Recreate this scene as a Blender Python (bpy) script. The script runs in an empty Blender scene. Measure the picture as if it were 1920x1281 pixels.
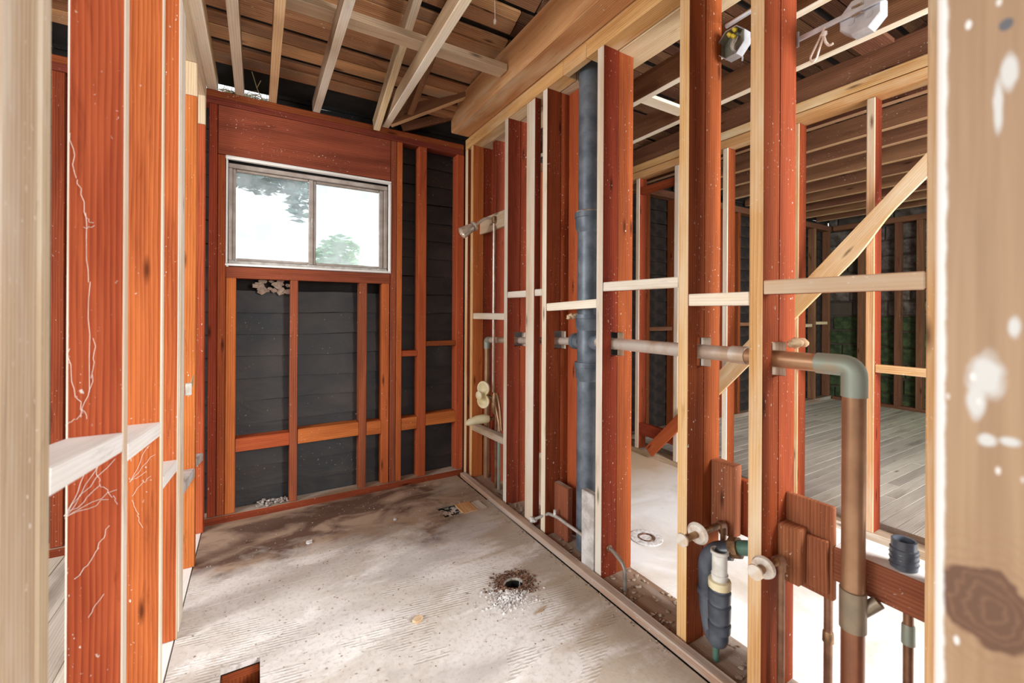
import bpy, bmesh, math, random
from mathutils import Vector, Matrix
R = random.Random(7)
scene = bpy.context.scene
col = scene.collection

# ------------------------------------------------------------------ camera, world, lights, exposure
F_PX, CX, CY, YAW, ROLL, CAM_H = 805.0, 960.0, 585.0, math.radians(30.65), math.radians(0.33), 1.2
cam_d = bpy.data.cameras.new('camera')
cam = bpy.data.objects.new('camera', cam_d); col.objects.link(cam)
cam_d.sensor_width = 36.0
cam_d.lens = F_PX / 1920.0 * 36.0
cam_d.shift_y = -(640.5 - CY) / 1920.0
cam_d.clip_start = 0.02
cam_d.dof.use_dof = True
cam_d.dof.focus_distance = 2.3
cam_d.dof.aperture_fstop = 3.2
cam.location = (0, 0, CAM_H)
cam.rotation_euler = (Matrix.Rotation(-YAW, 3, 'Z') @ Matrix.Rotation(math.pi / 2, 3, 'X') @ Matrix.Rotation(ROLL, 3, 'Z')).to_euler()
scene.camera = cam

world = bpy.data.worlds.new('world'); scene.world = world
world.use_nodes = True
bg = world.node_tree.nodes['Background']
bg.inputs['Color'].default_value = (0.93, 0.97, 1.0, 1)
bg.inputs['Strength'].default_value = 1.85

def area(name, loc, target, sx, sy, power, color=(1, 1, 1)):
    d = bpy.data.lights.new(name, 'AREA'); d.shape = 'RECTANGLE'; d.size = sx; d.size_y = sy
    d.energy = power; d.color = color
    o = bpy.data.objects.new(name, d); col.objects.link(o); o.location = loc
    o.rotation_euler = (Vector(target) - Vector(loc)).to_track_quat('-Z', 'Y').to_euler()
    return o
# daylight from the windows of the left and middle rooms
area('window_light_middle_room', (2.2, -1.7, 1.8), (2.1, 1.2, 0.0), 1.2, 1.3, 230, (1, 0.99, 0.98))
area('window_light_left_room', (-2.9, 1.3, 1.6), (0, 1.7, 0.6), 0.9, 1.3, 100, (1, 0.99, 0.97))
area('green_fill_far_room', (6.0, 0.2, 1.3), (7.1, 2.0, 0.6), 0.9, 1.2, 7, (0.55, 1.0, 0.55))  # added fill lamp that tints the far wall green

scene.view_settings.view_transform = 'Standard'
scene.view_settings.look = 'None'
scene.view_settings.exposure = -0.1
scene.view_settings.gamma = 1.0
scene.view_settings.use_curve_mapping = False

# ------------------------------------------------------------------ materials
class NT:
    def __init__(s, name):
        s.m = bpy.data.materials.new(name); s.m.use_nodes = True
        s.t = s.m.node_tree; s.b = s.t.nodes['Principled BSDF']; s.out = s.t.nodes['Material Output']
    def n(s, typ, **kw):
        nd = s.t.nodes.new(typ)
        for k, v in kw.items(): setattr(nd, k, v)
        return nd
    def l(s, a, b): s.t.links.new(a, b)
    def inp(s, sock, v):
        if hasattr(v, 'links') or hasattr(v, 'is_linked'): s.l(v, sock)
        else: sock.default_value = v
    def math(s, op, a, b=0.0, clamp=False):
        nd = s.n('ShaderNodeMath', operation=op, use_clamp=clamp); s.inp(nd.inputs[0], a); s.inp(nd.inputs[1], b); return nd.outputs[0]
    def mix(s, f, a, b, blend='MIX'):
        nd = s.n('ShaderNodeMix', data_type='RGBA', blend_type=blend)
        s.inp(nd.inputs[0], f)
        for i, v in ((6, a), (7, b)):
            if isinstance(v, (tuple, list)): nd.inputs[i].default_value = (*v[:3], 1)
            else: s.l(v, nd.inputs[i])
        return nd.outputs[2]
    def ramp(s, v, lo, hi, a=0.0, b=1.0):
        nd = s.n('ShaderNodeMapRange', clamp=True); s.inp(nd.inputs[0], v)
        nd.inputs[1].default_value = lo; nd.inputs[2].default_value = hi; nd.inputs[3].default_value = a; nd.inputs[4].default_value = b
        return nd.outputs[0]
    def uv(s): return s.n('ShaderNodeUVMap').outputs[0]
    def obj(s): return s.n('ShaderNodeTexCoord').outputs['Object']
    def map(s, v, scale, loc=(0, 0, 0), rot=(0, 0, 0)):
        nd = s.n('ShaderNodeMapping'); s.l(v, nd.inputs[0]); nd.inputs['Scale'].default_value = scale
        nd.inputs['Location'].default_value = loc; nd.inputs['Rotation'].default_value = rot
        return nd.outputs[0]
    def noise(s, v, sc=1.0, det=3.0, rough=0.55, dist=0.0):
        nd = s.n('ShaderNodeTexNoise'); s.l(v, nd.inputs['Vector']); nd.inputs['Scale'].default_value = sc
        nd.inputs['Detail'].default_value = det; nd.inputs['Roughness'].default_value = rough; nd.inputs['Distortion'].default_value = dist
        return nd.outputs[0]
    def bump(s, h, st=0.3, d=0.004):
        nd = s.n('ShaderNodeBump'); nd.inputs['Strength'].default_value = st; nd.inputs['Distance'].default_value = d
        s.l(h, nd.inputs['Height']); s.l(nd.outputs[0], s.b.inputs['Normal'])

def wood(name, light, dark, var=0.12, flecks=0.5, knot=0.75, rough=0.72, stain=None, stain_amt=0.0, bumpy=0.25):
    k = NT(name); uv = k.uv()
    info = k.n('ShaderNodeObjectInfo').outputs['Random']
    ring = k.n('ShaderNodeTexWave', wave_type='BANDS', bands_direction='Y', wave_profile='SAW')
    k.l(k.map(uv, (0.10, 1, 1)), ring.inputs['Vector']); ring.inputs['Scale'].default_value = 30
    ring.inputs['Distortion'].default_value = 5; ring.inputs['Detail'].default_value = 2; ring.inputs['Detail Scale'].default_value = 0.6
    fine = k.noise(k.map(uv, (5, 160, 1)), 1, 4, 0.6)
    broad = k.noise(k.map(uv, (1.3, 14, 1)), 1, 3, 0.5, 0.6)
    g = k.math('ADD', k.math('MULTIPLY', ring.outputs['Fac'], 0.30), k.math('ADD', k.math('MULTIPLY', fine, 0.45), k.math('MULTIPLY', broad, 0.75)))
    g = k.ramp(g, 0.50, 0.98)
    spots = k.math('MULTIPLY', k.ramp(k.noise(k.map(uv, (2.2, 20, 1), (31, 7, 0)), 1, 5, 0.7, 0.8), 0.60, 0.72), 0.6)
    c = k.mix(g, dark, light)
    c = k.mix(spots, c, (dark[0] * 0.45, dark[1] * 0.45, dark[2] * 0.5))
    if stain: c = k.mix(k.ramp(k.noise(k.map(uv, (1.1, 6, 1), (5, 3, 0)), 1, 4, 0.6), 0.60 - stain_amt * 0.3, 0.75), c, stain)
    vor = k.n('ShaderNodeTexVoronoi', feature='F1', voronoi_dimensions='2D'); k.l(k.map(uv, (2.0, 9.0, 1)), vor.inputs['Vector'])
    vor.inputs['Scale'].default_value = 1.0
    sel = k.math('GREATER_THAN', k.n('ShaderNodeSeparateColor').outputs[0], knot)
    sc = sel.node.inputs[0].links[0].from_node; k.l(vor.outputs['Color'], sc.inputs[0])
    kn = k.math('MULTIPLY', k.ramp(vor.outputs['Distance'], 0.10, 0.02), sel)
    c = k.mix(k.math('MULTIPLY', kn, 0.85), c, (dark[0] * 0.25, dark[1] * 0.25, dark[2] * 0.3))
    hs = k.n('ShaderNodeHueSaturation'); k.l(c, hs.inputs['Color'])
    k.l(k.ramp(info, 0, 1, 1 - var * 2.2, 1 + var * 2.2), hs.inputs['Value']); k.l(k.ramp(info, 0, 1, 0.49, 0.508), hs.inputs['Hue'])
    c = hs.outputs[0]
    if flecks:
        f = k.noise(k.map(uv, (70, 110, 1)), 1, 2, 0.5); msk = k.noise(k.map(uv, (3, 9, 1), (9, 9, 0)), 1, 2)
        fm = k.math('MULTIPLY', k.ramp(f, 0.67, 0.71), k.ramp(msk, 0.58 - 0.2 * flecks, 0.66))
        c = k.mix(fm, c, (0.75, 0.70, 0.62))
    k.l(c, k.b.inputs['Base Color']); k.b.inputs['Roughness'].default_value = rough
    k.b.inputs['Specular IOR Level'].default_value = 0.10
    if bumpy: k.bump(g, bumpy, 0.003)
    return k.m

def plain(name, color, rough=0.6, metal=0.0, second=None, scale=20.0, bump=0.0, lo=0.4, hi=0.65, spec=0.5):
    k = NT(name); v = k.obj(); n = k.noise(v, scale, 4, 0.6)
    c = k.mix(k.ramp(n, lo, hi), color, second or tuple(q * 0.7 for q in color))
    k.l(c, k.b.inputs['Base Color']); k.b.inputs['Roughness'].default_value = rough; k.b.inputs['Metallic'].default_value = metal
    k.b.inputs['Specular IOR Level'].default_value = spec
    if bump: k.bump(n, bump, 0.004)
    return k.m

M = {}
M['red'] = wood('red fir', (0.38, 0.086, 0.028), (0.16, 0.031, 0.011), var=0.05, flecks=0.45, knot=0.62)
M['orange'] = wood('orange fir', (0.57, 0.158, 0.046), (0.29, 0.062, 0.019), var=0.06, flecks=0.35, knot=0.66)
M['darkred'] = wood('dark red fir', (0.32, 0.074, 0.026), (0.13, 0.027, 0.010), var=0.06, knot=0.65, flecks=0.5)
M['header'] = wood('old red header', (0.33, 0.082, 0.040), (0.13, 0.032, 0.018), flecks=0.3, knot=0.7)
M['edge'] = wood('plaster bleached edge', (0.86, 0.76, 0.60), (0.62, 0.46, 0.29), var=0.06, flecks=0.8, knot=0.9, stain=(0.9, 0.87, 0.80), stain_amt=0.7)
M['edgewood'] = wood('bare yellow edge', (0.74, 0.46, 0.22), (0.52, 0.26, 0.10), var=0.06, flecks=0.7, knot=0.85, stain=(0.80, 0.68, 0.50), stain_amt=0.5)
M['cream'] = wood('pale dry lumber', (0.80, 0.66, 0.46), (0.55, 0.38, 0.22), var=0.08, flecks=0.4, stain=(0.45, 0.40, 0.34), stain_amt=0.2)
M['post'] = wood('tan jamb lumber', (0.72, 0.50, 0.29), (0.56, 0.35, 0.18), var=0.03, flecks=0.3, knot=0.97, bumpy=0.1)
M['paletan'] = wood('weathered pale stud', (0.60, 0.49, 0.34), (0.40, 0.29, 0.18), var=0.04, flecks=0.7, knot=0.9, stain=(0.75, 0.72, 0.66), stain_amt=0.4)
M['beam'] = wood('golden beam', (0.76, 0.45, 0.20), (0.47, 0.22, 0.08), var=0.04, flecks=0.3, knot=0.93, stain=(0.82, 0.68, 0.46), stain_amt=0.3)
M['joist'] = wood('brown joist', (0.32, 0.155, 0.08), (0.13, 0.055, 0.03), flecks=0.35)
M['joistedge'] = wood('tan joist underside', (0.80, 0.56, 0.34), (0.60, 0.34, 0.16), var=0.06, flecks=0.3)
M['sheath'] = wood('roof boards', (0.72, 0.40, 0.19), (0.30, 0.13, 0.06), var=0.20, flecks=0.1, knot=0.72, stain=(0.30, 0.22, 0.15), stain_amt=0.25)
M['joistmid'] = wood('grey brown joist', (0.50, 0.36, 0.23), (0.26, 0.165, 0.10), flecks=0.2)
M['sheathshade'] = wood('shade dark roof boards', (0.16, 0.075, 0.038), (0.05, 0.022, 0.013), flecks=0.2)  # darker copy of the roof boards; shade over the right rooms put into colour
M['brown'] = wood('brown block', (0.42, 0.160, 0.072), (0.21, 0.070, 0.032), flecks=0.5)
M['copperred'] = plain('red copper', (0.36, 0.15, 0.08), 0.36, 0.5, second=(0.26, 0.11, 0.06), scale=7)
M['dimred'] = wood('darkened red fir', (0.31, 0.064, 0.020), (0.125, 0.023, 0.009), var=0.05, flecks=0.6, knot=0.62)  # red fir darkened to offset the lamp in the middle room
M['bluecream'] = wood('blue smeared lumber', (0.80, 0.66, 0.46), (0.55, 0.38, 0.22), stain=(0.22, 0.34, 0.55), stain_amt=0.45)
M['white'] = wood('lime dusted board', (0.95, 0.94, 0.92), (0.80, 0.77, 0.73), var=0.03, flecks=0.5, knot=0.95)
M['grey'] = plain('plaster smeared board', (0.42, 0.38, 0.35), 0.9, second=(0.68, 0.66, 0.64), scale=14, bump=0.4)
M['plank'] = wood('grey floor plank', (0.66, 0.60, 0.52), (0.44, 0.38, 0.31), var=0.07, flecks=0.1, knot=0.95, stain=(0.26, 0.22, 0.18), stain_amt=0.1)
M['dirtplate'] = wood('dirty sole plate', (0.50, 0.36, 0.24), (0.24, 0.15, 0.09), flecks=0.8, stain=(0.7, 0.66, 0.6), stain_amt=0.5)
M['strip'] = wood('base strip', (0.62, 0.42, 0.28), (0.36, 0.19, 0.10), flecks=0.8, stain=(0.72, 0.68, 0.62), stain_amt=0.6)
M['iron'] = plain('dull cast iron', (0.10, 0.125, 0.155), 0.45, 0.2, second=(0.20, 0.235, 0.275), scale=9, bump=0.15)
M['copper'] = plain('aged copper', (0.47, 0.27, 0.15), 0.36, 0.5, second=(0.34, 0.18, 0.10), scale=7)
M['verdigris'] = plain('verdigris copper', (0.30, 0.34, 0.28), 0.5, 0.25, second=(0.40, 0.28, 0.18), scale=11, lo=0.5, hi=0.7)
M['coppergrey'] = plain('soldered copper pipe', (0.66, 0.60, 0.53), 0.36, 0.35, second=(0.52, 0.38, 0.27), scale=5, lo=0.45, hi=0.6)
M['brownpipe'] = plain('brown oxidised copper', (0.20, 0.10, 0.06), 0.45, 0.6, second=(0.32, 0.17, 0.10), scale=12)
M['dullbrass'] = plain('dull brass', (0.33, 0.26, 0.18), 0.45, 0.4, second=(0.24, 0.20, 0.15), scale=14)
M['chrome'] = plain('dull chrome', (0.85, 0.82, 0.76), 0.22, 0.6, second=(0.75, 0.62, 0.48), scale=25)
M['abs'] = plain('black drain plastic', (0.055, 0.065, 0.085), 0.32, 0.0, second=(0.12, 0.14, 0.17), scale=8)
M['pvc'] = plain('white plastic', (0.78, 0.77, 0.72), 0.5, 0.0, second=(0.55, 0.52, 0.46), scale=16)
M['creamplastic'] = plain('cream plastic', (0.80, 0.72, 0.48), 0.45, 0.0, second=(0.72, 0.58, 0.30), scale=12)
M['green'] = plain('green drain arm', (0.055, 0.14, 0.10), 0.45, 0.2, second=(0.12, 0.22, 0.17), scale=9)
M['brass'] = plain('dark brass', (0.18, 0.11, 0.06), 0.45, 0.7, second=(0.42, 0.24, 0.12), scale=30)
M['zinc'] = plain('zinc steel', (0.66, 0.69, 0.74), 0.4, 0.55, second=(0.52, 0.54, 0.58), scale=18)
M['darkzinc'] = plain('box interior', (0.30, 0.29, 0.22), 0.5, 0.3, second=(0.20, 0.19, 0.15), scale=18)
M['yellow'] = plain('yellow wire nut', (0.80, 0.62, 0.04), 0.5)
M['cloth'] = plain('cloth wire', (0.78, 0.70, 0.62), 0.85, second=(0.62, 0.48, 0.38), scale=40)
M['plaster'] = plain('plaster crumbs', (0.80, 0.79, 0.78), 0.95, second=(0.42, 0.38, 0.35), scale=70)
M['rust'] = plain('rust crumbs', (0.085, 0.035, 0.022), 0.95, second=(0.34, 0.20, 0.13), scale=70)
M['foam'] = plain('torn tan foam', (0.72, 0.56, 0.36), 0.9, second=(0.50, 0.30, 0.16), scale=22, bump=0.5)
M['web'] = plain('cobweb', (0.80, 0.74, 0.66), 0.9)
M['twig'] = plain('dry grass', (0.62, 0.54, 0.30), 0.9, second=(0.40, 0.38, 0.18), scale=30)
M['alu'] = plain('bronze aluminium', (0.34, 0.28, 0.24), 0.5, 0.3, second=(0.46, 0.40, 0.36), scale=12)
M['alulight'] = plain('weathered light frame', (0.62, 0.60, 0.56), 0.6, 0.1, second=(0.42, 0.39, 0.35), scale=25)
M['black'] = plain('dark void', (0.012, 0.010, 0.009), 0.95)
M['soil'] = plain('crawl space soil', (0.10, 0.075, 0.055), 0.95, second=(0.05, 0.038, 0.03), scale=6)
M['felt'] = plain('roof felt', (0.022, 0.018, 0.016), 0.9)
M['leafteal'] = plain('blue green leaves', (0.30, 0.46, 0.45), 0.7, second=(0.42, 0.58, 0.56), scale=3)
M['leafgreen'] = plain('bright leaves', (0.30, 0.66, 0.30), 0.7, second=(0.42, 0.78, 0.36), scale=3)
M['bark'] = plain('bark', (0.16, 0.12, 0.09), 0.9)

def paper_mat():
    k = NT('tar paper'); v = k.obj(); uv = k.uv()
    n = k.noise(k.map(uv, (2.5, 5, 1)), 1, 5, 0.6, 0.8); fine = k.noise(k.map(uv, (60, 60, 1)), 1, 3)
    c = k.mix(k.ramp(n, 0.35, 0.7), (0.011, 0.012, 0.014), (0.042, 0.032, 0.026))
    dust = k.math('MULTIPLY', k.ramp(fine, 0.66, 0.70), k.ramp(k.noise(k.map(uv, (3, 6, 1), (4, 4, 0)), 1, 2), 0.5, 0.65))
    c = k.mix(dust, c, (0.30, 0.26, 0.22))
    k.l(c, k.b.inputs['Base Color']); k.b.inputs['Roughness'].default_value = 0.55; k.bump(n, 0.5, 0.01)
    return k.m
M['paper'] = paper_mat()

def block_mat():
    k = NT('old masonry'); v = k.obj(); n = k.noise(v, 9, 5, 0.65); info = k.n('ShaderNodeObjectInfo').outputs['Random']
    c = k.mix(k.ramp(n, 0.35, 0.62), (0.22, 0.20, 0.175), (0.07, 0.048, 0.034))
    c = k.mix(k.ramp(info, 0.55, 0.8), c, (0.09, 0.072, 0.055)); k.l(c, k.b.inputs['Base Color']); k.b.inputs['Roughness'].default_value = 0.95; k.bump(n, 0.8, 0.02)
    return k.m
M['masonry'] = block_mat()
M['greencast'] = plain('green cast masonry', (0.030, 0.050, 0.020), 0.95, second=(0.085, 0.12, 0.045), scale=12, bump=0.6)  # green light cast put into the colour of the lower blocks
M['lath'] = plain('dark lath', (0.012, 0.009, 0.008), 0.9, second=(0.045, 0.030, 0.022), scale=9, bump=0.5)  # near-black lath for the back wall courses right of the bathroom

def floor_mat():
    """worn plywood underlay: grey-beige sheet, lime and adhesive smears, brown water stains where the tub stood"""
    k = NT('stained underlay'); v = k.obj(); sep = k.n('ShaderNodeSeparateXYZ'); k.l(v, sep.inputs[0])
    X, Y = sep.outputs[0], sep.outputs[1]
    n1 = k.noise(v, 1.6, 5, 0.6, 0.7); n2 = k.noise(k.map(v, (2.0, 6.5, 1), (3, 1, 0), (0, 0, 0.25)), 1, 5, 0.6, 0.6); fine = k.noise(v, 60, 4, 0.65)
    c = k.mix(k.ramp(n1, 0.36, 0.62), (0.60, 0.55, 0.49), (0.86, 0.85, 0.84))
    c = k.mix(k.ramp(n2, 0.53, 0.62), c, (0.90, 0.885, 0.86))
    c = k.mix(k.math('MULTIPLY', k.ramp(fine, 0.50, 0.72), 0.5), c, (0.40, 0.34, 0.28))
    # brown stain that covered the tub footprint by the window wall
    yy = k.math('ADD', Y, k.math('MULTIPLY', k.math('SUBTRACT', n1, 0.5), 1.1))
    yy = k.math('ADD', yy, k.math('MULTIPLY', X, 0.10))
    tub = k.ramp(yy, 2.25, 2.45)
    brown = k.mix(k.ramp(k.noise(k.map(v, (3, 5, 1), (2, 7, 0)), 1, 5, 0.6, 0.5), 0.40, 0.55), (0.40, 0.285, 0.20), (0.11, 0.050, 0.027))
    c = k.mix(k.math('MULTIPLY', tub, 0.95), c, brown)
    # brown tide marks in the middle
    tide = k.ramp(k.noise(k.map(v, (1.2, 3.2, 1), (11, 4, 0), (0, 0, 0.35)), 1, 4, 0.5, 0.4), 0.60, 0.67)
    c = k.mix(k.math('MULTIPLY', tide, 0.6), c, (0.36, 0.25, 0.16))
    gry = k.ramp(k.noise(k.map(v, (1.4, 2.6, 1), (21, 9, 0), (0, 0, 0.3)), 1, 5, 0.6, 0.5), 0.55, 0.66)
    c = k.mix(k.math('MULTIPLY', gry, 0.65), c, (0.45, 0.41, 0.39))
    rx = k.ramp(k.math('ADD', X, k.math('MULTIPLY', k.math('SUBTRACT', n2, 0.5), 1.3)), 0.95, 1.15)
    c = k.mix(k.math('MULTIPLY', rx, 0.75), c, (0.42, 0.33, 0.235))
    # trowel combs of old adhesive
    w = k.n('ShaderNodeTexWave', wave_type='BANDS', bands_direction='Y'); k.l(k.map(v, (1, 1, 1), (0, 0, 0), (0, 0, 0.16)), w.inputs['Vector'])
    w.inputs['Scale'].default_value = 24; w.inputs['Distortion'].default_value = 1.6; w.inputs['Detail'].default_value = 3; w.inputs['Detail Scale'].default_value = 3.0
    patch = k.ramp(k.noise(k.map(v, (3.4, 9.0, 1), (7, 2, 0), (0, 0, 0.16)), 1, 3, 0.6), 0.54, 0.62)
    cell = k.n('ShaderNodeTexVoronoi', feature='F1'); k.l(k.map(v, (4.5, 8.5, 1), (1, 2, 0), (0, 0, 0.16)), cell.inputs['Vector']); cell.inputs['Scale'].default_value = 1.0
    cs = k.n('ShaderNodeSeparateColor'); k.l(cell.outputs['Color'], cs.inputs[0])
    patch = k.math('MULTIPLY', k.ramp(cs.outputs[0], 0.66, 0.70), k.ramp(k.noise(k.map(v, (12, 30, 1), (3, 3, 0), (0, 0, 0.16)), 1, 2, 0.6), 0.40, 0.52))
    patch = k.math('MULTIPLY', patch, k.ramp(Y, 2.45, 2.2))
    cm = k.math('MULTIPLY', k.ramp(w.outputs['Fac'], 0.86, 0.96), patch)
    c = k.mix(k.math('MULTIPLY', cm, 0.55), c, (0.34, 0.30, 0.26))
    specks = k.ramp(k.noise(v, 110, 3, 0.6), 0.70, 0.73)
    c = k.mix(specks, c, (0.10, 0.06, 0.04))
    k.l(c, k.b.inputs['Base Color']); k.b.inputs['Roughness'].default_value = 0.8; k.b.inputs['Specular IOR Level'].default_value = 0.25
    h = k.math('ADD', k.math('MULTIPLY', k.math('MULTIPLY', w.outputs['Fac'], patch), 0.8), k.math('MULTIPLY', fine, 0.6)); k.bump(h, 0.35, 0.004)
    return k.m
M['floor'] = floor_mat()

def midfloor_mat():
    k = NT('whitewashed underlay'); v = k.obj(); n1 = k.noise(v, 2.2, 5, 0.6, 0.6); fine = k.noise(v, 45, 4, 0.65)
    sep = k.n('ShaderNodeSeparateXYZ'); k.l(v, sep.inputs[0])
    c = k.mix(k.ramp(n1, 0.30, 0.55), (0.62, 0.55, 0.46), (0.88, 0.87, 0.86))
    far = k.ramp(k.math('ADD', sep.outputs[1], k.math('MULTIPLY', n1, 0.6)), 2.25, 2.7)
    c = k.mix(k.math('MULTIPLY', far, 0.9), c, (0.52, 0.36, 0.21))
    c = k.mix(k.ramp(fine, 0.62, 0.78, 0, 0.6), c, (0.50, 0.43, 0.36))
    k.l(c, k.b.inputs['Base Color']); k.b.inputs['Roughness'].default_value = 0.75; k.bump(fine, 0.25, 0.004)
    return k.m
M['midfloor'] = midfloor_mat()

def glass_mat():
    """dirty frosted-over pane: mostly see-through, a film of dust that scatters the daylight"""
    k = NT('dusty glass'); v = k.obj(); n = k.noise(v, 6, 4, 0.6); sp = k.noise(v, 90, 2)
    tr = k.n('ShaderNodeBsdfTransparent'); tr.inputs[0].default_value = (0.96, 1.0, 0.99, 1)
    tl = k.n('ShaderNodeBsdfTranslucent'); k.l(k.mix(k.ramp(sp, 0.72, 0.75), (0.95, 0.97, 0.97), (0.15, 0.13, 0.11)), tl.inputs[0])
    gl = k.n('ShaderNodeBsdfGlossy'); gl.inputs['Roughness'].default_value = 0.15
    m1 = k.n('ShaderNodeMixShader'); k.l(k.ramp(n, 0.35, 0.65, 0.10, 0.42), m1.inputs[0]); k.l(tr.outputs[0], m1.inputs[1]); k.l(tl.outputs[0], m1.inputs[2])
    m2 = k.n('ShaderNodeMixShader'); m2.inputs[0].default_value = 0.05; k.l(m1.outputs[0], m2.inputs[1]); k.l(gl.outputs[0], m2.inputs[2])
    k.l(m2.outputs[0], k.out.inputs[0]); return k.m
M['glass'] = glass_mat()

def post_mat():
    """near jamb post: tan lumber with white paint runs, splashes, a nail and one large knot"""
    k = NT('paint splashed jamb lumber'); v = k.obj(); uv = k.uv()
    sep = k.n('ShaderNodeSeparateXYZ'); k.l(v, sep.inputs[0]); Y, Z = sep.outputs[1], sep.outputs[2]
    broad = k.noise(k.map(uv, (1.5, 22, 1)), 1, 4, 0.5, 0.5); fine = k.noise(k.map(uv, (6, 200, 1)), 1, 3)
    c = k.mix(k.ramp(k.math('ADD', k.math('MULTIPLY', broad, 0.7), k.math('MULTIPLY', fine, 0.3)), 0.35, 0.65), (0.33, 0.195, 0.105), (0.47, 0.305, 0.175))
    nz = k.math('MULTIPLY', k.math('SUBTRACT', k.noise(v, 45, 3), 0.5), 0.9)
    def ell(y, z, ry, rz):
        a = k.math('DIVIDE', k.math('SUBTRACT', Y, y), ry); b = k.math('DIVIDE', k.math('SUBTRACT', Z, z), rz)
        return k.math('ADD', k.math('SQRT', k.math('ADD', k.math('MULTIPLY', a, a), k.math('MULTIPLY', b, b))), nz)
    # knot
    e = ell(0.014, -0.234, 0.027, 0.030)
    c = k.mix(k.ramp(e, 1.08, 0.98), c, (0.15, 0.070, 0.038)); rg = k.ramp(k.math('SINE', k.math('MULTIPLY', e, 26)), 0.2, 0.9)
    c = k.mix(k.math('MULTIPLY', k.math('MULTIPLY', rg, k.ramp(e, 2.6, 1.0)), 0.35), c, (0.30, 0.16, 0.085))
    # paint runs and splashes
    for y, z, ry, rz in ((0.016, -0.048, 0.0115, 0.020), (0.022, -0.070, 0.006, 0.017), (0.005, 0.188, 0.0045, 0.016), (0.011, 0.162, 0.003, 0.022), (0.016, -0.100, 0.006, 0.006), (0.004, -0.098, 0.006, 0.004), (0.002, -0.01, 0.004, 0.010)):
        c = k.mix(k.ramp(ell(y, z, ry, rz), 1.10, 0.6), c, (0.66, 0.65, 0.62))
    c = k.mix(k.ramp(k.math('ADD', Y, k.math('MULTIPLY', nz, 0.005)), 0.0390, 0.0415), c, (0.88, 0.86, 0.83))
    vor = k.n('ShaderNodeTexVoronoi', feature='F1'); k.l(k.map(v, (1, 62, 30)), vor.inputs['Vector']); vor.inputs['Scale'].default_value = 1
    c = k.mix(k.math('MULTIPLY', k.ramp(vor.outputs['Distance'], 0.15, 0.09), k.math('GREATER_THAN', k.noise(v, 14, 2), 0.5)), c, (0.86, 0.84, 0.80))
    c = k.mix(k.ramp(ell(0.007, 0.226, 0.0030, 0.0036), 1.5, 1.2), c, (0.12, 0.12, 0.13))
    k.l(c, k.b.inputs['Base Color']); k.b.inputs['Roughness'].default_value = 0.6; k.bump(fine, 0.1, 0.002)
    return k.m
M['postface'] = post_mat()

# ------------------------------------------------------------------ builders
def root(name, label, cat, loc=(0, 0, 0), kind=None, group=None):
    o = bpy.data.objects.new(name, None); col.objects.link(o); o.location = loc; o.empty_display_size = 0.1
    o['label'] = label; o['category'] = cat
    if kind: o['kind'] = kind
    if group: o['group'] = group
    return o

def world_loc(o):
    v = Vector((0, 0, 0))
    while o is not None: v += o.location; o = o.parent
    return v

def link(name, me, mats, parent=None, loc=(0, 0, 0), label=None, cat=None, kind=None, group=None, smooth=False):
    """me holds coordinates relative to the world point loc"""
    if not isinstance(mats, (list, tuple)): mats = [mats]
    for m in mats: me.materials.append(M[m] if isinstance(m, str) else m)
    if smooth:
        for p in me.polygons: p.use_smooth = True
    o = bpy.data.objects.new(name, me); col.objects.link(o)
    if parent is not None:
        o.parent = parent; o.location = Vector(loc) - world_loc(parent)
    else: o.location = loc
    for k_, v_ in (('label', label), ('category', cat), ('kind', kind), ('group', group)):
        if v_: o[k_] = v_
    return o

def box_mesh(dx, dy, dz, bev=0.003, faces=None, mats=None, warp=0.0, axis=None, cuts=0):
    bm = bmesh.new(); bmesh.ops.create_cube(bm, size=1.0)
    for v in bm.verts: v.co = Vector((v.co.x * dx, v.co.y * dy, v.co.z * dz))
    d = (dx, dy, dz); L = axis if axis is not None else d.index(max(d))
    if bev:
        b = min(bev, min(d) * 0.3)
        bmesh.ops.bevel(bm, geom=bm.edges[:], offset=b, segments=1, affect='EDGES')
    if warp:
        for v in bm.verts:
            for i in range(3):
                if i != L: v.co[i] += R.uniform(-warp, warp)
    uvl = bm.loops.layers.uv.new('UVMap'); ou, ov = R.uniform(0, 50), R.uniform(0, 50)
    others = [i for i in range(3) if i != L]
    for f in bm.faces:
        n = f.normal; ax = max(range(3), key=lambda i: abs(n[i])); sg = n[ax] > 0
        for lp in f.loops:
            co = lp.vert.co
            if ax == L: u, v = co[others[0]] * 0.3, co[others[1]]
            else:
                w = [i for i in others if i != ax][0]; u = co[L]; v = co[w] + (0.21 if ax == others[0] else 0.0) + (0.37 if sg else 0)
            lp[uvl].uv = (u + ou, v + ov)
        f.material_index = 0
        if faces and abs(n[ax]) > 0.6:
            key = ('+' if sg else '-') + 'xyz'[ax]
            f.material_index = faces.get(key, 0)
    me = bpy.data.meshes.new('board'); bm.to_mesh(me); bm.free(); return me

def board(name, parent, x0, x1, y0, y1, z0, z1, mat='red', edge=None, bev=0.003, warp=0.0012, **kw):
    """axis-aligned board; edge = {'-x': material} gives single faces another surface"""
    mats = [mat]; faces = {}
    for k_, v_ in (edge or {}).items(): mats.append(v_); faces[k_] = len(mats) - 1
    c = ((x0 + x1) / 2, (y0 + y1) / 2, (z0 + z1) / 2)
    return link(name, box_mesh(x1 - x0, y1 - y0, z1 - z0, bev, faces, warp=warp), mats, parent, c, **kw)

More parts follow.
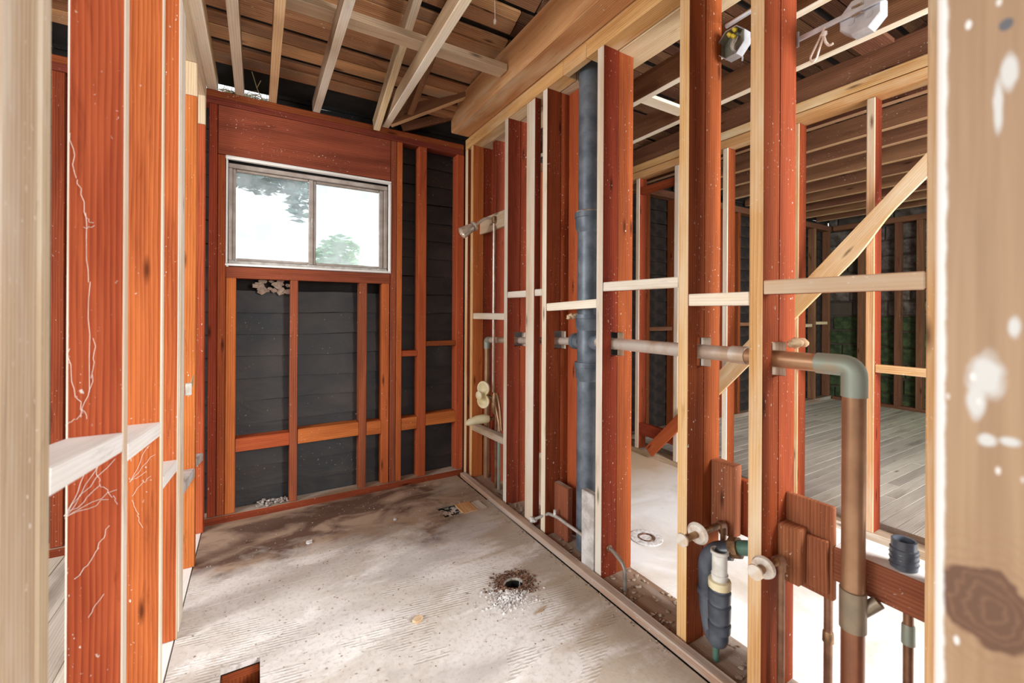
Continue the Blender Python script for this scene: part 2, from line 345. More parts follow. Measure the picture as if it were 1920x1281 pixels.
def plank_between(name, parent, p0, p1, w, t, mat, up=(0, 0, 1), edge=None, **kw):
    """board of width w (along up) and thickness t with its axis from p0 to p1"""
    p0, p1 = Vector(p0), Vector(p1); d = p1 - p0; L = d.length; x = d.normalized()
    z = (Vector(up) - x * Vector(up).dot(x)).normalized(); y = z.cross(x)
    mats = [mat]; faces = {}
    for k_, v_ in (edge or {}).items(): mats.append(v_); faces[k_] = len(mats) - 1
    o = link(name, box_mesh(L, t, w, 0.003, faces, axis=0), mats, parent, (p0 + p1) / 2, **kw)
    o.rotation_euler = Matrix((x, y, z)).transposed().to_euler(); return o

def fillet(pts, r, n=6):
    pts = [Vector(p) for p in pts]; out = [pts[0]]
    for a, b, c in zip(pts, pts[1:], pts[2:]):
        d0 = (a - b); d1 = (c - b); k_ = min(r, d0.length * 0.49, d1.length * 0.49)
        s, e = b + d0.normalized() * k_, b + d1.normalized() * k_
        for i in range(n + 1):
            t = i / n; out.append(s * (1 - t) ** 2 + b * 2 * t * (1 - t) + e * t * t)
    out.append(pts[-1]); return out

def tube_bm(bm, pts, rad, seg=14, cap=True):
    pts = [Vector(p) for p in pts]; n = len(pts); rads = rad if isinstance(rad, (list, tuple)) else [rad] * n
    t0 = (pts[1] - pts[0]).normalized(); ref = Vector((0, 0, 1)) if abs(t0.z) < 0.9 else Vector((1, 0, 0))
    u = (ref - t0 * ref.dot(t0)).normalized(); rings = []
    for i, p in enumerate(pts):
        t = ((pts[min(i + 1, n - 1)] - pts[max(i - 1, 0)])).normalized()
        u = (u - t * u.dot(t)).normalized(); w = t.cross(u)
        rings.append([bm.verts.new(p + (u * math.cos(a) + w * math.sin(a)) * rads[i]) for a in [2 * math.pi * k_ / seg for k_ in range(seg)]])
    for a, b in zip(rings, rings[1:]):
        for k_ in range(seg): bm.faces.new((a[k_], a[(k_ + 1) % seg], b[(k_ + 1) % seg], b[k_]))
    if cap:
        bm.faces.new(rings[0][::-1]); bm.faces.new(rings[-1])

def fin(bm, smooth_angle=40):
    bm.normal_update()
    for f in bm.faces: f.smooth = True
    for e in bm.edges:
        if len(e.link_faces) == 2 and e.calc_face_angle(0) > math.radians(smooth_angle): e.smooth = False
    me = bpy.data.meshes.new('part'); bm.to_mesh(me); bm.free(); return me

def tube(name, parent, pts, rad, mat, seg=14, r_fillet=0.0, **kw):
    pts = fillet(pts, r_fillet) if r_fillet else [Vector(p) for p in pts]
    o = pts[0].copy(); bm = bmesh.new(); tube_bm(bm, [p - o for p in pts], rad, seg)
    return link(name, fin(bm), mat, parent, o, **kw)

def lathe(name, parent, org, axis, prof, mat, seg=24, **kw):
    """prof = [(distance along axis, radius)], open ends closed when radius 0"""
    ax = Vector(axis).normalized(); ref = Vector((0, 0, 1)) if abs(ax.z) < 0.9 else Vector((1, 0, 0))
    u = (ref - ax * ref.dot(ax)).normalized(); w = ax.cross(u); bm = bmesh.new(); rings = []
    for h_, r_ in prof:
        rings.append([bm.verts.new(ax * h_ + (u * math.cos(a) + w * math.sin(a)) * max(r_, 1e-4)) for a in [2 * math.pi * k_ / seg for k_ in range(seg)]])
    for a, b in zip(rings, rings[1:]):
        for k_ in range(seg): bm.faces.new((a[k_], a[(k_ + 1) % seg], b[(k_ + 1) % seg], b[k_]))
    bm.faces.new(rings[0][::-1]); bm.faces.new(rings[-1]); bmesh.ops.recalc_face_normals(bm, faces=bm.faces[:])
    return link(name, fin(bm, 32), mat, parent, org, **kw)

def notched_stud(parent, x0, x1, y0, y1, z0, z1, nx, nz0, nz1, back, mat, edge):
    """stud with a pipe notch cut in its +x side (back=False) or its -x side (back=True) to depth nx"""
    if back: P = [(x0, z0), (x1, z0), (x1, z1), (x0, z1), (x0, nz1), (nx, nz1 - 0.004), (nx, nz0), (x0, nz0 + 0.003)]
    else: P = [(x0, z0), (x1, z0), (x1, nz0 + 0.004), (nx, nz0), (nx, nz1), (x1, nz1 - 0.003), (x1, z1), (x0, z1)]
    c = Vector(((x0 + x1) / 2, (y0 + y1) / 2, (z0 + z1) / 2)); bm = bmesh.new(); n = len(P)
    a = [bm.verts.new((p[0] - c.x, y0 - c.y, p[1] - c.z)) for p in P]; b = [bm.verts.new((p[0] - c.x, y1 - c.y, p[1] - c.z)) for p in P]
    bm.faces.new(a); bm.faces.new(b[::-1])
    for i in range(n): bm.faces.new((a[i], b[i], b[(i + 1) % n], a[(i + 1) % n]))
    bmesh.ops.recalc_face_normals(bm, faces=bm.faces[:])
    uvl = bm.loops.layers.uv.new('UVMap'); ou, ov = R.uniform(0, 50), R.uniform(0, 50)
    for f in bm.faces:
        fx = abs(f.normal.x) > 0.6
        if edge and f.normal.x < -0.6 and abs(f.calc_center_median().x - (x0 - c.x)) < 0.002 and not back: f.material_index = 1
        if abs(f.normal.x) > 0.6 and nz0 < f.calc_center_median().z + c.z < nz1: f.material_index = 1
        for lp in f.loops: lp[uvl].uv = (lp.vert.co.z + ou, (lp.vert.co.y + 0.3 if fx else lp.vert.co.x) + ov)
    me = bpy.data.meshes.new('stud'); bm.to_mesh(me); bm.free()
    return link('stud', me, [mat, edge or 'edge'], parent, c)

def poly_prism(name, parent, pts, thick, org, ax_u, ax_v, mat, **kw):
    """outline pts (u, v) extruded by thick along ax_u x ax_v, centred on the outline plane"""
    U, V = Vector(ax_u), Vector(ax_v); N = U.cross(V).normalized(); bm = bmesh.new()
    a = [bm.verts.new(U * p[0] + V * p[1]) for p in pts]; b = [bm.verts.new(U * p[0] + V * p[1] + N * thick) for p in pts]; n = len(pts)
    bm.faces.new(a[::-1]); bm.faces.new(b)
    for i in range(n): bm.faces.new((a[i], a[(i + 1) % n], b[(i + 1) % n], b[i]))
    bmesh.ops.recalc_face_normals(bm, faces=bm.faces[:])
    uvl = bm.loops.layers.uv.new('UVMap'); ou = R.uniform(0, 30)
    L = max(pts, key=lambda p: p[0] ** 2 + p[1] ** 2); d = Vector((L[0], L[1])).normalized()
    for f in bm.faces:
        for lp in f.loops:
            q = Vector((lp.vert.co.dot(U), lp.vert.co.dot(V))); lp[uvl].uv = (q.dot(d) + ou, q.x * -d.y + q.y * d.x + ou + lp.vert.co.dot(N))
    me = bpy.data.meshes.new('panel'); bm.to_mesh(me); bm.free()
    return link(name, me, mat, parent, org, **kw)

def lump(bm, c, r, squash=0.6, seed=None, sub=1):
    res = bmesh.ops.create_icosphere(bm, subdivisions=sub, radius=1.0)
    q = Matrix.Rotation(R.uniform(0, 6.28), 3, 'Z')
    s = (R.uniform(0.6, 1.3), R.uniform(0.6, 1.3), R.uniform(0.5, 1.0) * squash)
    for v in res['verts']:
        co = Vector((v.co.x * s[0], v.co.y * s[1], v.co.z * s[2])) * r * R.uniform(0.55, 1.3); v.co = q @ co + Vector(c)

def crumbs(name, mat, spots, label, cat=None, parent=None, kind=None, sub=1, org=(0, 0, 0)):
    bm = bmesh.new()
    for c, r, sq in spots: lump(bm, Vector(c) - Vector(org), r, sq, sub=sub)
    me = bpy.data.meshes.new('crumbs'); bm.to_mesh(me); bm.free()
    return link(name, me, mat, parent, org, label=label, cat=cat, kind=kind)

# ------------------------------------------------------------------ ground and floors
me = box_mesh(60, 60, 0.1, 0); link('ground', me, 'soil', None, (1, 4, -0.55), label='dark bare soil below and around the stripped house', cat='ground', kind='structure')

def floor_cells(name, parent, x0, x1, y0, y1, holes, mat, thick=0.019, round_holes=(), **kw):
    """sheet with rectangular and round openings, top at z = 0"""
    bm = bmesh.new()
    rects = list(holes) + [(cx_ - s_, cx_ + s_, cy_ - s_, cy_ + s_) for cx_, cy_, r_, s_ in round_holes]
    xs = sorted({x0, x1, *[q for h_ in rects for q in h_[:2]]}); ys = sorted({y0, y1, *[q for h_ in rects for q in h_[2:]]})
    for a, b in zip(xs, xs[1:]):
        for c, d in zip(ys, ys[1:]):
            mx, my = (a + b) / 2, (c + d) / 2
            if any(h_[0] < mx < h_[1] and h_[2] < my < h_[3] for h_ in rects): continue
            bm.faces.new([bm.verts.new((px, py, 0)) for px, py in ((a, c), (b, c), (b, d), (a, d))])
    for cx_, cy_, r_, s_ in round_holes:
        n = 24; ins, outs = [], []
        for i in range(n):
            t = 2 * math.pi * i / n; co, si = math.cos(t), math.sin(t); m_ = max(abs(co), abs(si)); rr = r_ * R.uniform(0.9, 1.12)
            ins.append(bm.verts.new((cx_ + co * rr, cy_ + si * rr, 0))); outs.append(bm.verts.new((cx_ + co / m_ * s_, cy_ + si / m_ * s_, 0)))
        for i in range(n): bm.faces.new((outs[i], outs[(i + 1) % n], ins[(i + 1) % n], ins[i]))
    bmesh.ops.remove_doubles(bm, verts=bm.verts[:], dist=1e-5); bmesh.ops.recalc_face_normals(bm, faces=bm.faces[:])
    for f in bm.faces:
        if f.normal.z < 0: f.normal_flip()
    ex = bmesh.ops.extrude_face_region(bm, geom=bm.faces[:])
    for v in ex['geom']:
        if isinstance(v, bmesh.types.BMVert): v.co.z -= thick
    bmesh.ops.recalc_face_normals(bm, faces=bm.faces[:])
    me = bpy.data.meshes.new('sheet'); bm.to_mesh(me); bm.free()
    return link(name, me, mat, parent, (0, 0, 0), **kw)

fl = root('floor', 'stained grey underlay floor of the small stripped bathroom', 'floor', kind='structure')
TUB, CUT, CLO = (0.945, 1.10, 2.345, 2.505), (-0.10, 0.013, 1.45, 1.725), (0.978, 1.622, 0.045, 0.11)
SEAM = 2.118
floor_cells('underlay_sheet', fl, -0.252, 1.262, SEAM + 0.0015, 2.93, [TUB], 'floor')
floor_cells('underlay_sheet', fl, -0.252, 1.262, -0.6, SEAM - 0.0015, [CUT], 'floor', round_holes=[CLO])
board('subfloor', fl, -0.25, 0.93, -0.6, 1.44, -0.045, -0.020, 'dirtplate')
board('subfloor', fl, 0.03, 0.85, 1.45, 2.93, -0.045, -0.020, 'dirtplate')
board('floor_joist', fl, -0.25, 1.25, 1.705, 1.75, -0.20, -0.046, 'red')
board('floor_joist', fl, -0.25, 1.25, 1.40, 1.44, -0.20, -0.046, 'red')
board('cut_edge', fl, -0.098, 0.012, 1.690, 1.724, -0.14, -0.021, 'red', warp=0.004)
board('painted_board', fl, 0.93, 1.10, 2.365, 2.53, -0.07, -0.030, plain('paint spattered board', (0.78, 0.78, 0.77), 0.7, second=(0.015, 0.014, 0.013), scale=38, lo=0.5, hi=0.54))
board('floor_patch', fl, 1.062, 1.155, 2.335, 2.475, -0.012, 0.004, 'edgewood', warp=0.004)
board('floor_patch', fl, 1.158, 1.215, 2.33, 2.45, -0.012, 0.002, 'dirtplate', warp=0.005)

flm = root('floor_middle', 'white smeared underlay of the next bathroom seen through the studs', 'floor', (2.1, 1.5, 0), kind='structure')
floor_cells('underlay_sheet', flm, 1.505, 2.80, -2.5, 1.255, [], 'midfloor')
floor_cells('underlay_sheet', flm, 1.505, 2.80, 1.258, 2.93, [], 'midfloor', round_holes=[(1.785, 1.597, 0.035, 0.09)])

flr = root('floor_right', 'dusty narrow strip plank floor of the far room', 'floor', (4.9, 1.4, 0), kind='structure')
y = -1.0
while y < 2.93:
    w = 0.073; xs = [2.90, R.uniform(3.5, 4.6), R.uniform(5.2, 6.2), 7.0]
    for a, b in zip(xs, xs[1:]): board('plank', flr, a + 0.001, b - 0.001, y, y + w - 0.002, -0.02, R.uniform(-0.001, 0.001), 'plank', bev=0.002, warp=0)
    y += w
board('threshold_board', flr, 2.895, 3.06, -1.0, 2.9, 0.0005, 0.010, 'dirtplate')
fll = root('floor_left', 'grey plank floor of the room behind the left stud wall', 'floor', (-1.2, 1.4, 0), kind='structure')
x = -3.2
while x < -0.36:
    board('plank', fll, x, x + 0.118, -0.5, 2.93, -0.02, R.uniform(-0.001, 0.001), 'plank', bev=0.002, warp=0); x += 0.12

# ------------------------------------------------------------------ right stud wall (two rows of studs around the pipes)
PB, PT = 2.392, 2.470
wr = root('wall_right', 'double row of bare red studs carrying the plumbing', 'wall', (1.41, 1.5, 0), kind='structure')
E_ = {'-x': 'edge'}; EW = {'-x': 'edgewood'}
def stud(parent, x0, x1, y0, y1, z0, z1, mat='red', edge=None): return board('stud', parent, x0, x1, y0, y1, z0, z1, mat, edge)
for (y0, y1, fe, be, fm, bmm) in ((2.785, 2.823, EW, None, 'orange', 'dimred'), (2.285, 2.325, E_, None, 'darkred', 'dimred'),
                             (1.438, 1.478, E_, None, 'dimred', 'dimred'), (0.997, 1.037, EW, None, 'dimred', 'dimred'), (0.734, 0.775, EW, None, 'dimred', 'dimred'), (0.300, 0.364, EW, EW, 'dimred', 'dimred')):
    nz = (1.000, 1.112) if 0.7 < y0 < 1.5 else (0.985, 1.075)
    if 0.7 < y0 < 2.5:
        notched_stud(wr, 1.32, 1.409, y0, y1, 0.012, PB, 1.372, nz[0], nz[1], False, fm, fe['-x'])
        notched_stud(wr, 1.413, 1.505, y0 + R.uniform(-.002, .002), y1, 0.012, PB, 1.452, nz[0], nz[1], True, bmm, 'edge')
    else: stud(wr, 1.32, 1.409, y0, y1, 0.012, PB, fm, fe); stud(wr, 1.413, 1.505, y0 + R.uniform(-.002, .002), y1, 0.012, PB, bmm, be)
stud(wr, 1.32, 1.409, 2.875, 2.915, 0.012, PB, 'darkred', EW)
stud(wr, 1.413, 1.505, 2.62, 2.66, 0.012, PB, 'darkred')
stud(wr, 1.32, 1.360, 1.985, 2.075, 0.012, PB, 'darkred', E_)          # turned flat
notched_stud(wr, 1.32, 1.409, 1.871, 1.911, 0.012, PB, 1.375, 1.0, 1.10, False, 'darkred', 'edge')
notched_stud(wr, 1.413, 1.505, 1.872, 1.911, 0.012, PB, 1.452, 1.0, 1.10, True, 'dimred', 'edge')
stud(wr, 1.462, 1.502, 1.775, 1.868, 0.012, PB, 'orange')              # turned flat, back row
board('sole_plate', wr, 1.312, 1.505, -1.0, 2.92, -0.03, 0.012, 'dirtplate')
board('base_strip', wr, 1.268, 1.309, 0.30, 2.865, 0.0, 0.030, 'strip', warp=0.003)
board('top_plate', wr, 1.32, 1.405, -1.2, 1.56, PB, PT, 'beam'); board('top_plate', wr, 1.32, 1.405, 1.735, 2.92, PB, PT, 'beam')
board('top_plate', wr, 1.32, 1.355, 1.562, 1.733, PB, PT, 'beam')
board('top_plate', wr, 1.411, 1.58, -1.2, 1.56, PB, PT, 'cream'); board('top_plate', wr, 1.411, 1.58, 1.735, 2.92, PB, PT, 'cream')
def block(parent, x0, x1, y0, y1, z0, z1, mat='edge', edge=None): return board('blocking', parent, x0, x1, y0, y1, z0, z1, mat, edge)
BW = {'-z': 'red', '+x': 'red'}
block(wr, 1.32, 1.358, 1.038, 1.437, 1.293, 1.333, 'edge', BW)
block(wr, 1.32, 1.358, 0.776, 0.996, 1.224, 1.268, 'edge', BW)
block(wr, 1.32, 1.358, 0.365, 0.733, 1.257, 1.300, 'edgewood', BW)
plank_between('blocking', wr, (1.331, 1.870, 1.226), (1.331, 1.479, 1.241), 0.040, 0.022, 'edge')
block(wr, 1.32, 1.350, 2.076, 2.284, 1.286, 1.324, 'edge'); block(wr, 1.32, 1.350, 1.912, 1.984, 1.288, 1.325, 'edge')
block(wr, 1.325, 1.362, 2.326, 2.784, 1.150, 1.190, 'edge')
board('backing_board', wr, 1.375, 1.400, 2.326, 2.784, 1.757, 1.866, 'cream')                # behind the shower arm
plank_between('blocking', wr, (1.345, 2.784, 0.375), (1.345, 2.326, 0.392), 0.042, 0.05, 'dirtplate')
board('sink_backing', wr, 1.452, 1.53, 0.366, 0.599, 0.420, 0.520, 'brown', {'+z': 'white'})
block(wr, 1.452, 1.50, 0.905, 0.995, 0.40, 0.655, 'brown'); block(wr, 1.505, 1.53, 0.86, 0.93, 0.40, 0.60, 'red')
block(wr, 1.455, 1.475, 0.600, 0.733, 0.355, 0.630, 'brown'); block(wr, 1.405, 1.452, 0.668, 0.733, 0.375, 0.545, 'brown')
block(wr, 1.440, 1.454, 0.610, 0.667, 0.375, 0.53, 'brown')
block(wr, 1.375, 1.409, 1.750, 1.868, 0.013, 0.290, 'brown', {'+z': 'dirtplate'})
block(wr, 1.312, 1.348, 1.482, 1.565, 0.013, 0.370, 'grey')

# ------------------------------------------------------------------ back wall with the window
B = 2.92
wb = root('wall_back', 'outer wall of red studs over black tar paper', 'wall', (0.5, 3.0, 0), kind='structure')
S1 = 3.005
def bstud(x0, x1, z0, z1, mat='red', **k): return board('stud', wb, x0, x1, B, S1, z0, z1, mat, **k)
bstud(-0.238, -0.199, 0.04, 2.357); bstud(-0.197, -0.158, 0.04, 2.080); bstud(-0.156, -0.108, 0.04, 1.385, 'orange')
bstud(0.171, 0.213, 0.04, 1.385, 'header'); bstud(0.574, 0.620, 0.04, 1.385, 'header'); bstud(0.719, 0.767, 0.04, 1.385, 'orange')
bstud(0.772, 0.811, 0.04, 2.357, 'header'); bstud(0.813, 0.852, 0.04, 2.357, 'orange'); bstud(0.967, 1.025, 0.04, 2.357, 'orange'); bstud(1.257, 1.313, 0.04, 2.357, 'orange')
board('header', wb, -0.196, 0.770, B - 0.002, S1, 2.082, 2.356, 'header')
board('sill_board', wb, -0.156, 0.770, B - 0.004, S1, 1.387, 1.452, 'header', warp=0.003)
board('top_plate', wb, -1.9, 1.31, B, S1, 2.358, 2.396, 'header'); board('top_plate', wb, -1.9, 1.31, B, S1, 2.397, 2.435, 'darkred')
board('top_plate', wb, 1.59, 7.0, B, S1, 2.36, 2.43, 'joist')
board('sole_plate', wb, -1.9, 1.31, B - 0.01, S1, -0.02, 0.038, 'darkred', {'+z': 'dirtplate'}); board('sole_plate', wb, 1.52, 7.0, B, S1, -0.02, 0.04, 'dirtplate')
for x0, x1 in ((-0.107, 0.170), (0.214, 0.573), (0.621, 0.718), (0.853, 0.966), (1.026, 1.256)): board('blocking', wb, x0, x1, B + 0.003, S1, 0.384 + R.uniform(-.006, .006), 0.468 + R.uniform(-.008, .008), 'orange')
board('blocking', wb, 0.853, 0.966, B + 0.004, S1, 0.888, 0.928, 'orange'); board('blocking', wb, 1.026, 1.256, B + 0.004, S1, 0.953, 0.987, 'darkred')
for x0 in (-0.62, -0.86, -1.28, 1.60, 1.98, 2.40, 3.25, 3.64, 4.02, 4.42, 4.75, 5.18, 5.62, 6.08, 6.50, 6.90): bstud(x0, x0 + 0.045, 0.041, 2.357 if x0 < 1 else 2.359, 'darkred' if x0 < 5 else 'joist')
for i, x0 in enumerate((3.30, 3.69, 4.07, 4.80, 5.23, 5.67, 6.13, 6.55)): board('blocking', wb, x0, x0 + 0.33, B + 0.005, S1, 1.02 + 0.03 * (i % 2), 1.06 + 0.03 * (i % 2), 'cream' if x0 > 5 else 'joist')
# papered sheathing courses, each lapping out a little at its lower edge
def course(x0, x1, z0, z1, mat='paper'):
    bm = bmesh.new(); n = max(2, int((x1 - x0) / 0.12)); rows = []
    uvl = bm.loops.layers.uv.new('UVMap')
    for i in range(n + 1):
        xx = x0 + (x1 - x0) * i / n; sag = 0.004 * math.sin(xx * 7 + z0 * 9) + R.uniform(-0.0015, 0.0015)
        rows.append([bm.verts.new((xx, yy, zz)) for yy, zz in ((0.016, z1 + sag + 0.003), (0.005, z1 + sag), (-0.002 + sag * 0.4, (z0 + z1) / 2 + sag), (-0.011, z0 + sag), (0.016, z0 + sag))])
    for a, b in zip(rows, rows[1:]):
        for k_ in range(4): bm.faces.new((a[k_], a[k_ + 1], b[k_ + 1], b[k_]))
    for f in bm.faces:
        for lp in f.loops: lp[uvl].uv = (lp.vert.co.x, lp.vert.co.z)
    bmesh.ops.recalc_face_normals(bm, faces=bm.faces[:])
    c = Vector(((x0 + x1) / 2, S1 + 0.012, (z0 + z1) / 2))
    for v in bm.verts: v.co -= Vector((c.x, 0, c.z))
    link('sheathing_course', fin(bm, 60), mat, wb, c)
z = 0.0
while z < 2.62:
    h_ = 0.132; z1 = min(z + h_, 2.66)
    if z1 > 1.43 and z < 2.09:
        course(-1.9, -0.16, z, z1); course(0.775, 1.52, z, z1)
    elif z1 > 2.45: course(-1.9, -0.26, z, z1); course(0.085, 1.52, z, z1)
    else: course(-1.9, 1.52, z, z1)
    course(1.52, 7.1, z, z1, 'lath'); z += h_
board('outer_siding', wb, -1.9, -0.17, 3.045, 3.06, -0.3, 2.43, 'black'); board('outer_siding', wb, -1.9, -0.28, 3.045, 3.06, 2.431, 2.50, 'black'); board('outer_siding', wb, 0.09, 0.788, 3.045, 3.06, 2.431, 2.50, 'black'); board('outer_siding', wb, 0.79, 7.1, 3.045, 3.06, -0.3, 2.50, 'black')
board('outer_siding', wb, -0.169, 0.789, 3.045, 3.06, -0.3, 1.44, 'black'); board('outer_siding', wb, -0.169, 0.789, 3.045, 3.06, 2.09, 2.43, 'black')

wn = root('window_1', 'dusty two pane sliding window in the black papered wall', 'window', (0.31, 2.97, 1.455), kind='structure')
# crumbling stucco bead round the opening
for a in ((-0.160, 0.775, 2.062, 2.079), (-0.160, 0.775, 1.453, 1.466)): board('plaster_bead', wn, a[0], a[1], B - 0.006, B + 0.03, a[2], a[3], 'white', warp=0.003)
for a in ((-0.160, -0.150), (0.763, 0.775)): board('plaster_bead', wn, a[0], a[1], B - 0.006, B + 0.03, 1.467, 2.061, 'white', warp=0.003)
FY0, FY1 = 2.955, 3.01
board('frame', wn, -0.148, 0.760, FY0, FY1, 2.022, 2.050, 'alu'); board('frame', wn, -0.148, 0.760, FY0, FY1, 1.467, 1.487, 'alulight')
board('frame', wn, -0.148, -0.128, FY0, FY1, 1.488, 2.021, 'alu'); board('frame', wn, 0.736, 0.760, FY0, FY1, 1.488, 2.021, 'alu')
def sash(x0, x1, yy, m):
    s = board('sash', wn, x0, x0 + 0.016, yy, yy + 0.018, 1.489, 2.020, m)
    for q in ((x1 - 0.026, x1, 1.489, 2.020), (x0 + 0.017, x1 - 0.027, 2.004, 2.020), (x0 + 0.017, x1 - 0.027, 1.489, 1.503)): board('sash_rail', s, q[0], q[1], yy, yy + 0.018, q[2], q[3], m)
    board('pane', s, x0 + 0.017, x1 - 0.027, yy + 0.007, yy + 0.011, 1.504, 2.003, 'glass', bev=0, warp=0)
sash(-0.127, 0.298, 2.960, 'alu'); sash(0.299, 0.735, 2.972, 'alu')
for q in ((-0.158, -0.149, 1.467, 2.08), (0.761, 0.771, 1.467, 2.08), (-0.148, 0.760, 2.051, 2.081), (-0.148, 0.760, 1.453, 1.466)): board('gap_filler', wn, q[0], q[1], 2.975, 3.02, q[2], q[3], 'black')
board('latch', wn, 0.287, 0.295, 2.951, 2.959, 1.72, 1.78, 'alulight')

# ------------------------------------------------------------------ left stud wall
wl = root('wall_left', 'stud wall of orange boards with pale edges', 'wall', (-0.29, 1.5, 0), kind='structure')
LX0, LX1 = -0.338, -0.248
EL = {'+x': 'edge', '-x': 'edge'}
board('stud', wl, LX1 - 0.038, LX1, 0.706, 0.800, 0.0, 2.357, 'paletan'); board('stud', wl, LX0, LX1, 0.806, 0.844, 0.0, 2.357, 'red', {'+x': 'paletan'})
board('stud', wl, LX0, LX1, 1.224, 1.262, 0.0, 2.357, 'orange', EL)
board('stud', wl, LX0, LX1, 1.648, 1.688, 0.0, 2.357, 'orange', EL)
board('stud', wl, LX0, LX1, 1.962, 2.000, 0.0, 2.357, 'orange', EL); board('stud', wl, LX0, LX1, 2.002, 2.110, 0.0, 2.357, 'orange', EL)
board('stud', wl, LX0, LX1, 2.480, 2.520, 0.0, 2.20, 'orange'); board('stud', wl, LX0, LX1, 2.480, 2.520, 2.201, 2.357, 'cream')
board('stud', wl, LX0, LX1 + 0.002, 2.836, 2.876, 0.0, 2.20, 'orange'); board('stud', wl, LX0, LX1, 2.836, 2.876, 2.201, 2.357, 'cream')
board('sole_plate', wl, LX0, -0.256, 0.706, 2.90, -0.03, -0.001, 'white')
board('top_plate', wl, LX0, LX1, -0.5, 2.90, 2.358, 2.435, 'cream')
for y0, y1, z0, z1 in ((0.845, 1.223, 0.978, 0.934), (1.263, 1.647, 0.900, 0.862), (1.689, 1.961, 0.685, 0.655), (2.111, 2.479, 0.51, 0.46), (2.521, 2.835, 0.49, 0.43)):
    plank_between('blocking', wl, (-0.293, y0, z0 - 0.02), (-0.293, y1, z1 - 0.02), 0.042, 0.089, 'white' if y0 < 2 else 'grey')

# ------------------------------------------------------------------ wall beyond, far wall, doorway post
w2 = root('wall_beyond', 'second stud wall with a diagonal brace beyond the pipes', 'wall', (2.84, 1.5, 0), kind='structure')
for i, (y0, y1) in enumerate(((2.60, 2.64), (2.205, 2.245), (1.80, 1.838), (1.345, 1.385), (0.975, 1.013), (0.56, 0.60), (0.14, 0.18))):
    board('stud', w2, 2.80, 2.889, y0, y1, 0.041, 2.349, 'red', {'-x': 'edge' if i < 3 else 'edgewood'})
board('sole_plate', w2, 2.80, 2.889, -1.0, 2.90, -0.02, 0.040, 'dirtplate')
board('top_plate', w2, 2.80, 2.889, -1.2, 2.92, 2.350, 2.408, 'beam'); board('top_plate', w2, 2.80, 2.889, -1.2, 2.92, 2.412, 2.470, 'beam')
ys = [2.60, 2.245, 2.205, 1.838, 1.80, 1.385, 1.345, 1.013, 0.975, 0.60]
board('blocking', w2, 2.81, 2.86, 1.014, 1.344, 0.876, 0.914, 'edge'); board('blocking', w2, 2.81, 2.86, 0.601, 0.974, 0.890, 0.932, 'edgewood')
board('blocking', w2, 2.81, 2.85, 2.246, 2.599, 0.16, 0.26, 'red')
board('blocking', w2, 2.81, 2.85, 2.246, 2.599, 2.21, 2.27, 'red')
plank_between('brace', w2, (2.785, 2.47, 0.05), (2.785, 2.09, 0.46), 0.09, 0.02, 'orange')
# let-in brace with a wavy sawn lower edge
dy, dz = -1.046, 1.15; Lb = math.hypot(dy, dz); ud = Vector((0, dy / Lb, dz / Lb)); vd = Vector((0, dz / Lb, -dy / Lb)) * -1
top, low = [], []
for i in range(41):
    t = -0.12 + i * 0.055
    w_ = 0.058 if t < 1.05 else 0.058 - 0.036 * (0.5 - 0.5 * math.cos(min((t - 1.05) / 0.34, 1) * math.pi)) + 0.02 * max(0, t - 1.39)
    top.append((t, -0.052)); low.append((t, w_))
poly_prism('brace', w2, top + low[::-1], 0.019, (2.772, 1.82, 0.74), ud, vd, 'edgewood')

wf = root('wall_far', 'far masonry wall of the plank floored room behind dark studs', 'wall', (7.1, 1.5, 0), kind='structure')
row = 0; z = -0.02
while z < 2.5:
    y = -0.6 - (row % 2) * 0.19
    while y < 3.0:
        w_ = R.uniform(0.30, 0.42); h_ = 0.195
        board('block', wf, 7.08 + R.uniform(-.012, .012), 7.25, max(y, -0.7), min(y + w_ - 0.014, 3.0), z, z + h_ - 0.014, 'greencast' if z < 1.15 else 'masonry', bev=0.012, warp=0.006) if min(y + w_ - 0.014, 3.0) - max(y, -0.7) > 0.05 else None
        y += w_
    z += 0.20; row += 1
board('mortar', wf, 7.10, 7.24, -0.7, 3.0, -0.02, 2.5, 'soil', bev=0, warp=0)
for y0 in (2.55, 2.16, 1.95, 1.50, 1.1, 0.7): board('stud', wf, 6.96, 7.05, y0, y0 + 0.06, 0.04, 2.36, 'joist')
board('sole_plate', wf, 6.96, 7.05, -0.6, 2.9, 0.0, 0.04, 'joist'); board('top_plate', wf, 6.96, 7.05, -0.6, 2.9, 2.361, 2.43, 'joist')

wd = root('wall_front', 'tan doorway post splashed with white paint close to the camera', 'wall', (0.55, 0.08, 0), kind='structure')
board('post', wd, 0.50, 0.54, 0.038, 0.132, 0.0, 2.40, 'post', {'-x': M['postface']}, bev=0.004, warp=0)

# ------------------------------------------------------------------ ceiling joists and roof
ce = root('ceiling', 'open ceiling joists and rafters over the stripped rooms', 'ceiling', (0.5, 1.5, 2.43), kind='structure')
JB, JT = 2.436, 2.526
JE = {'-z': 'edge'}
for x0, x1, m, e in ((-0.250, -0.200, 'cream', 'edge'), (-0.116, -0.073, 'joistmid', 'edge'), (0.052, 0.092, 'joist', 'joistedge'), (0.290, 0.330, 'joistmid', 'edge')):
    board('joist', ce, x0, x1, -0.6, 2.98, JB, JT, m, {'-z': e})
plank_between('joist', ce, (0.735, 2.95, 2.481), (0.660, -0.6, 2.481), 0.09, 0.044, 'joistmid', edge={'-z': 'edge'})
board('runner', ce, 0.052, 1.175, 2.045, 2.134, JT + 0.001, JT + 0.038, 'cream', {'-z': 'cream'})
TL = 0.40
plank_between('rafter', ce, (0.667, 2.90, 2.425), (0.667, 0.5, 2.425 + 2.4 * TL), 0.085, 0.040, 'joistmid', edge={'-z': 'bluecream'})
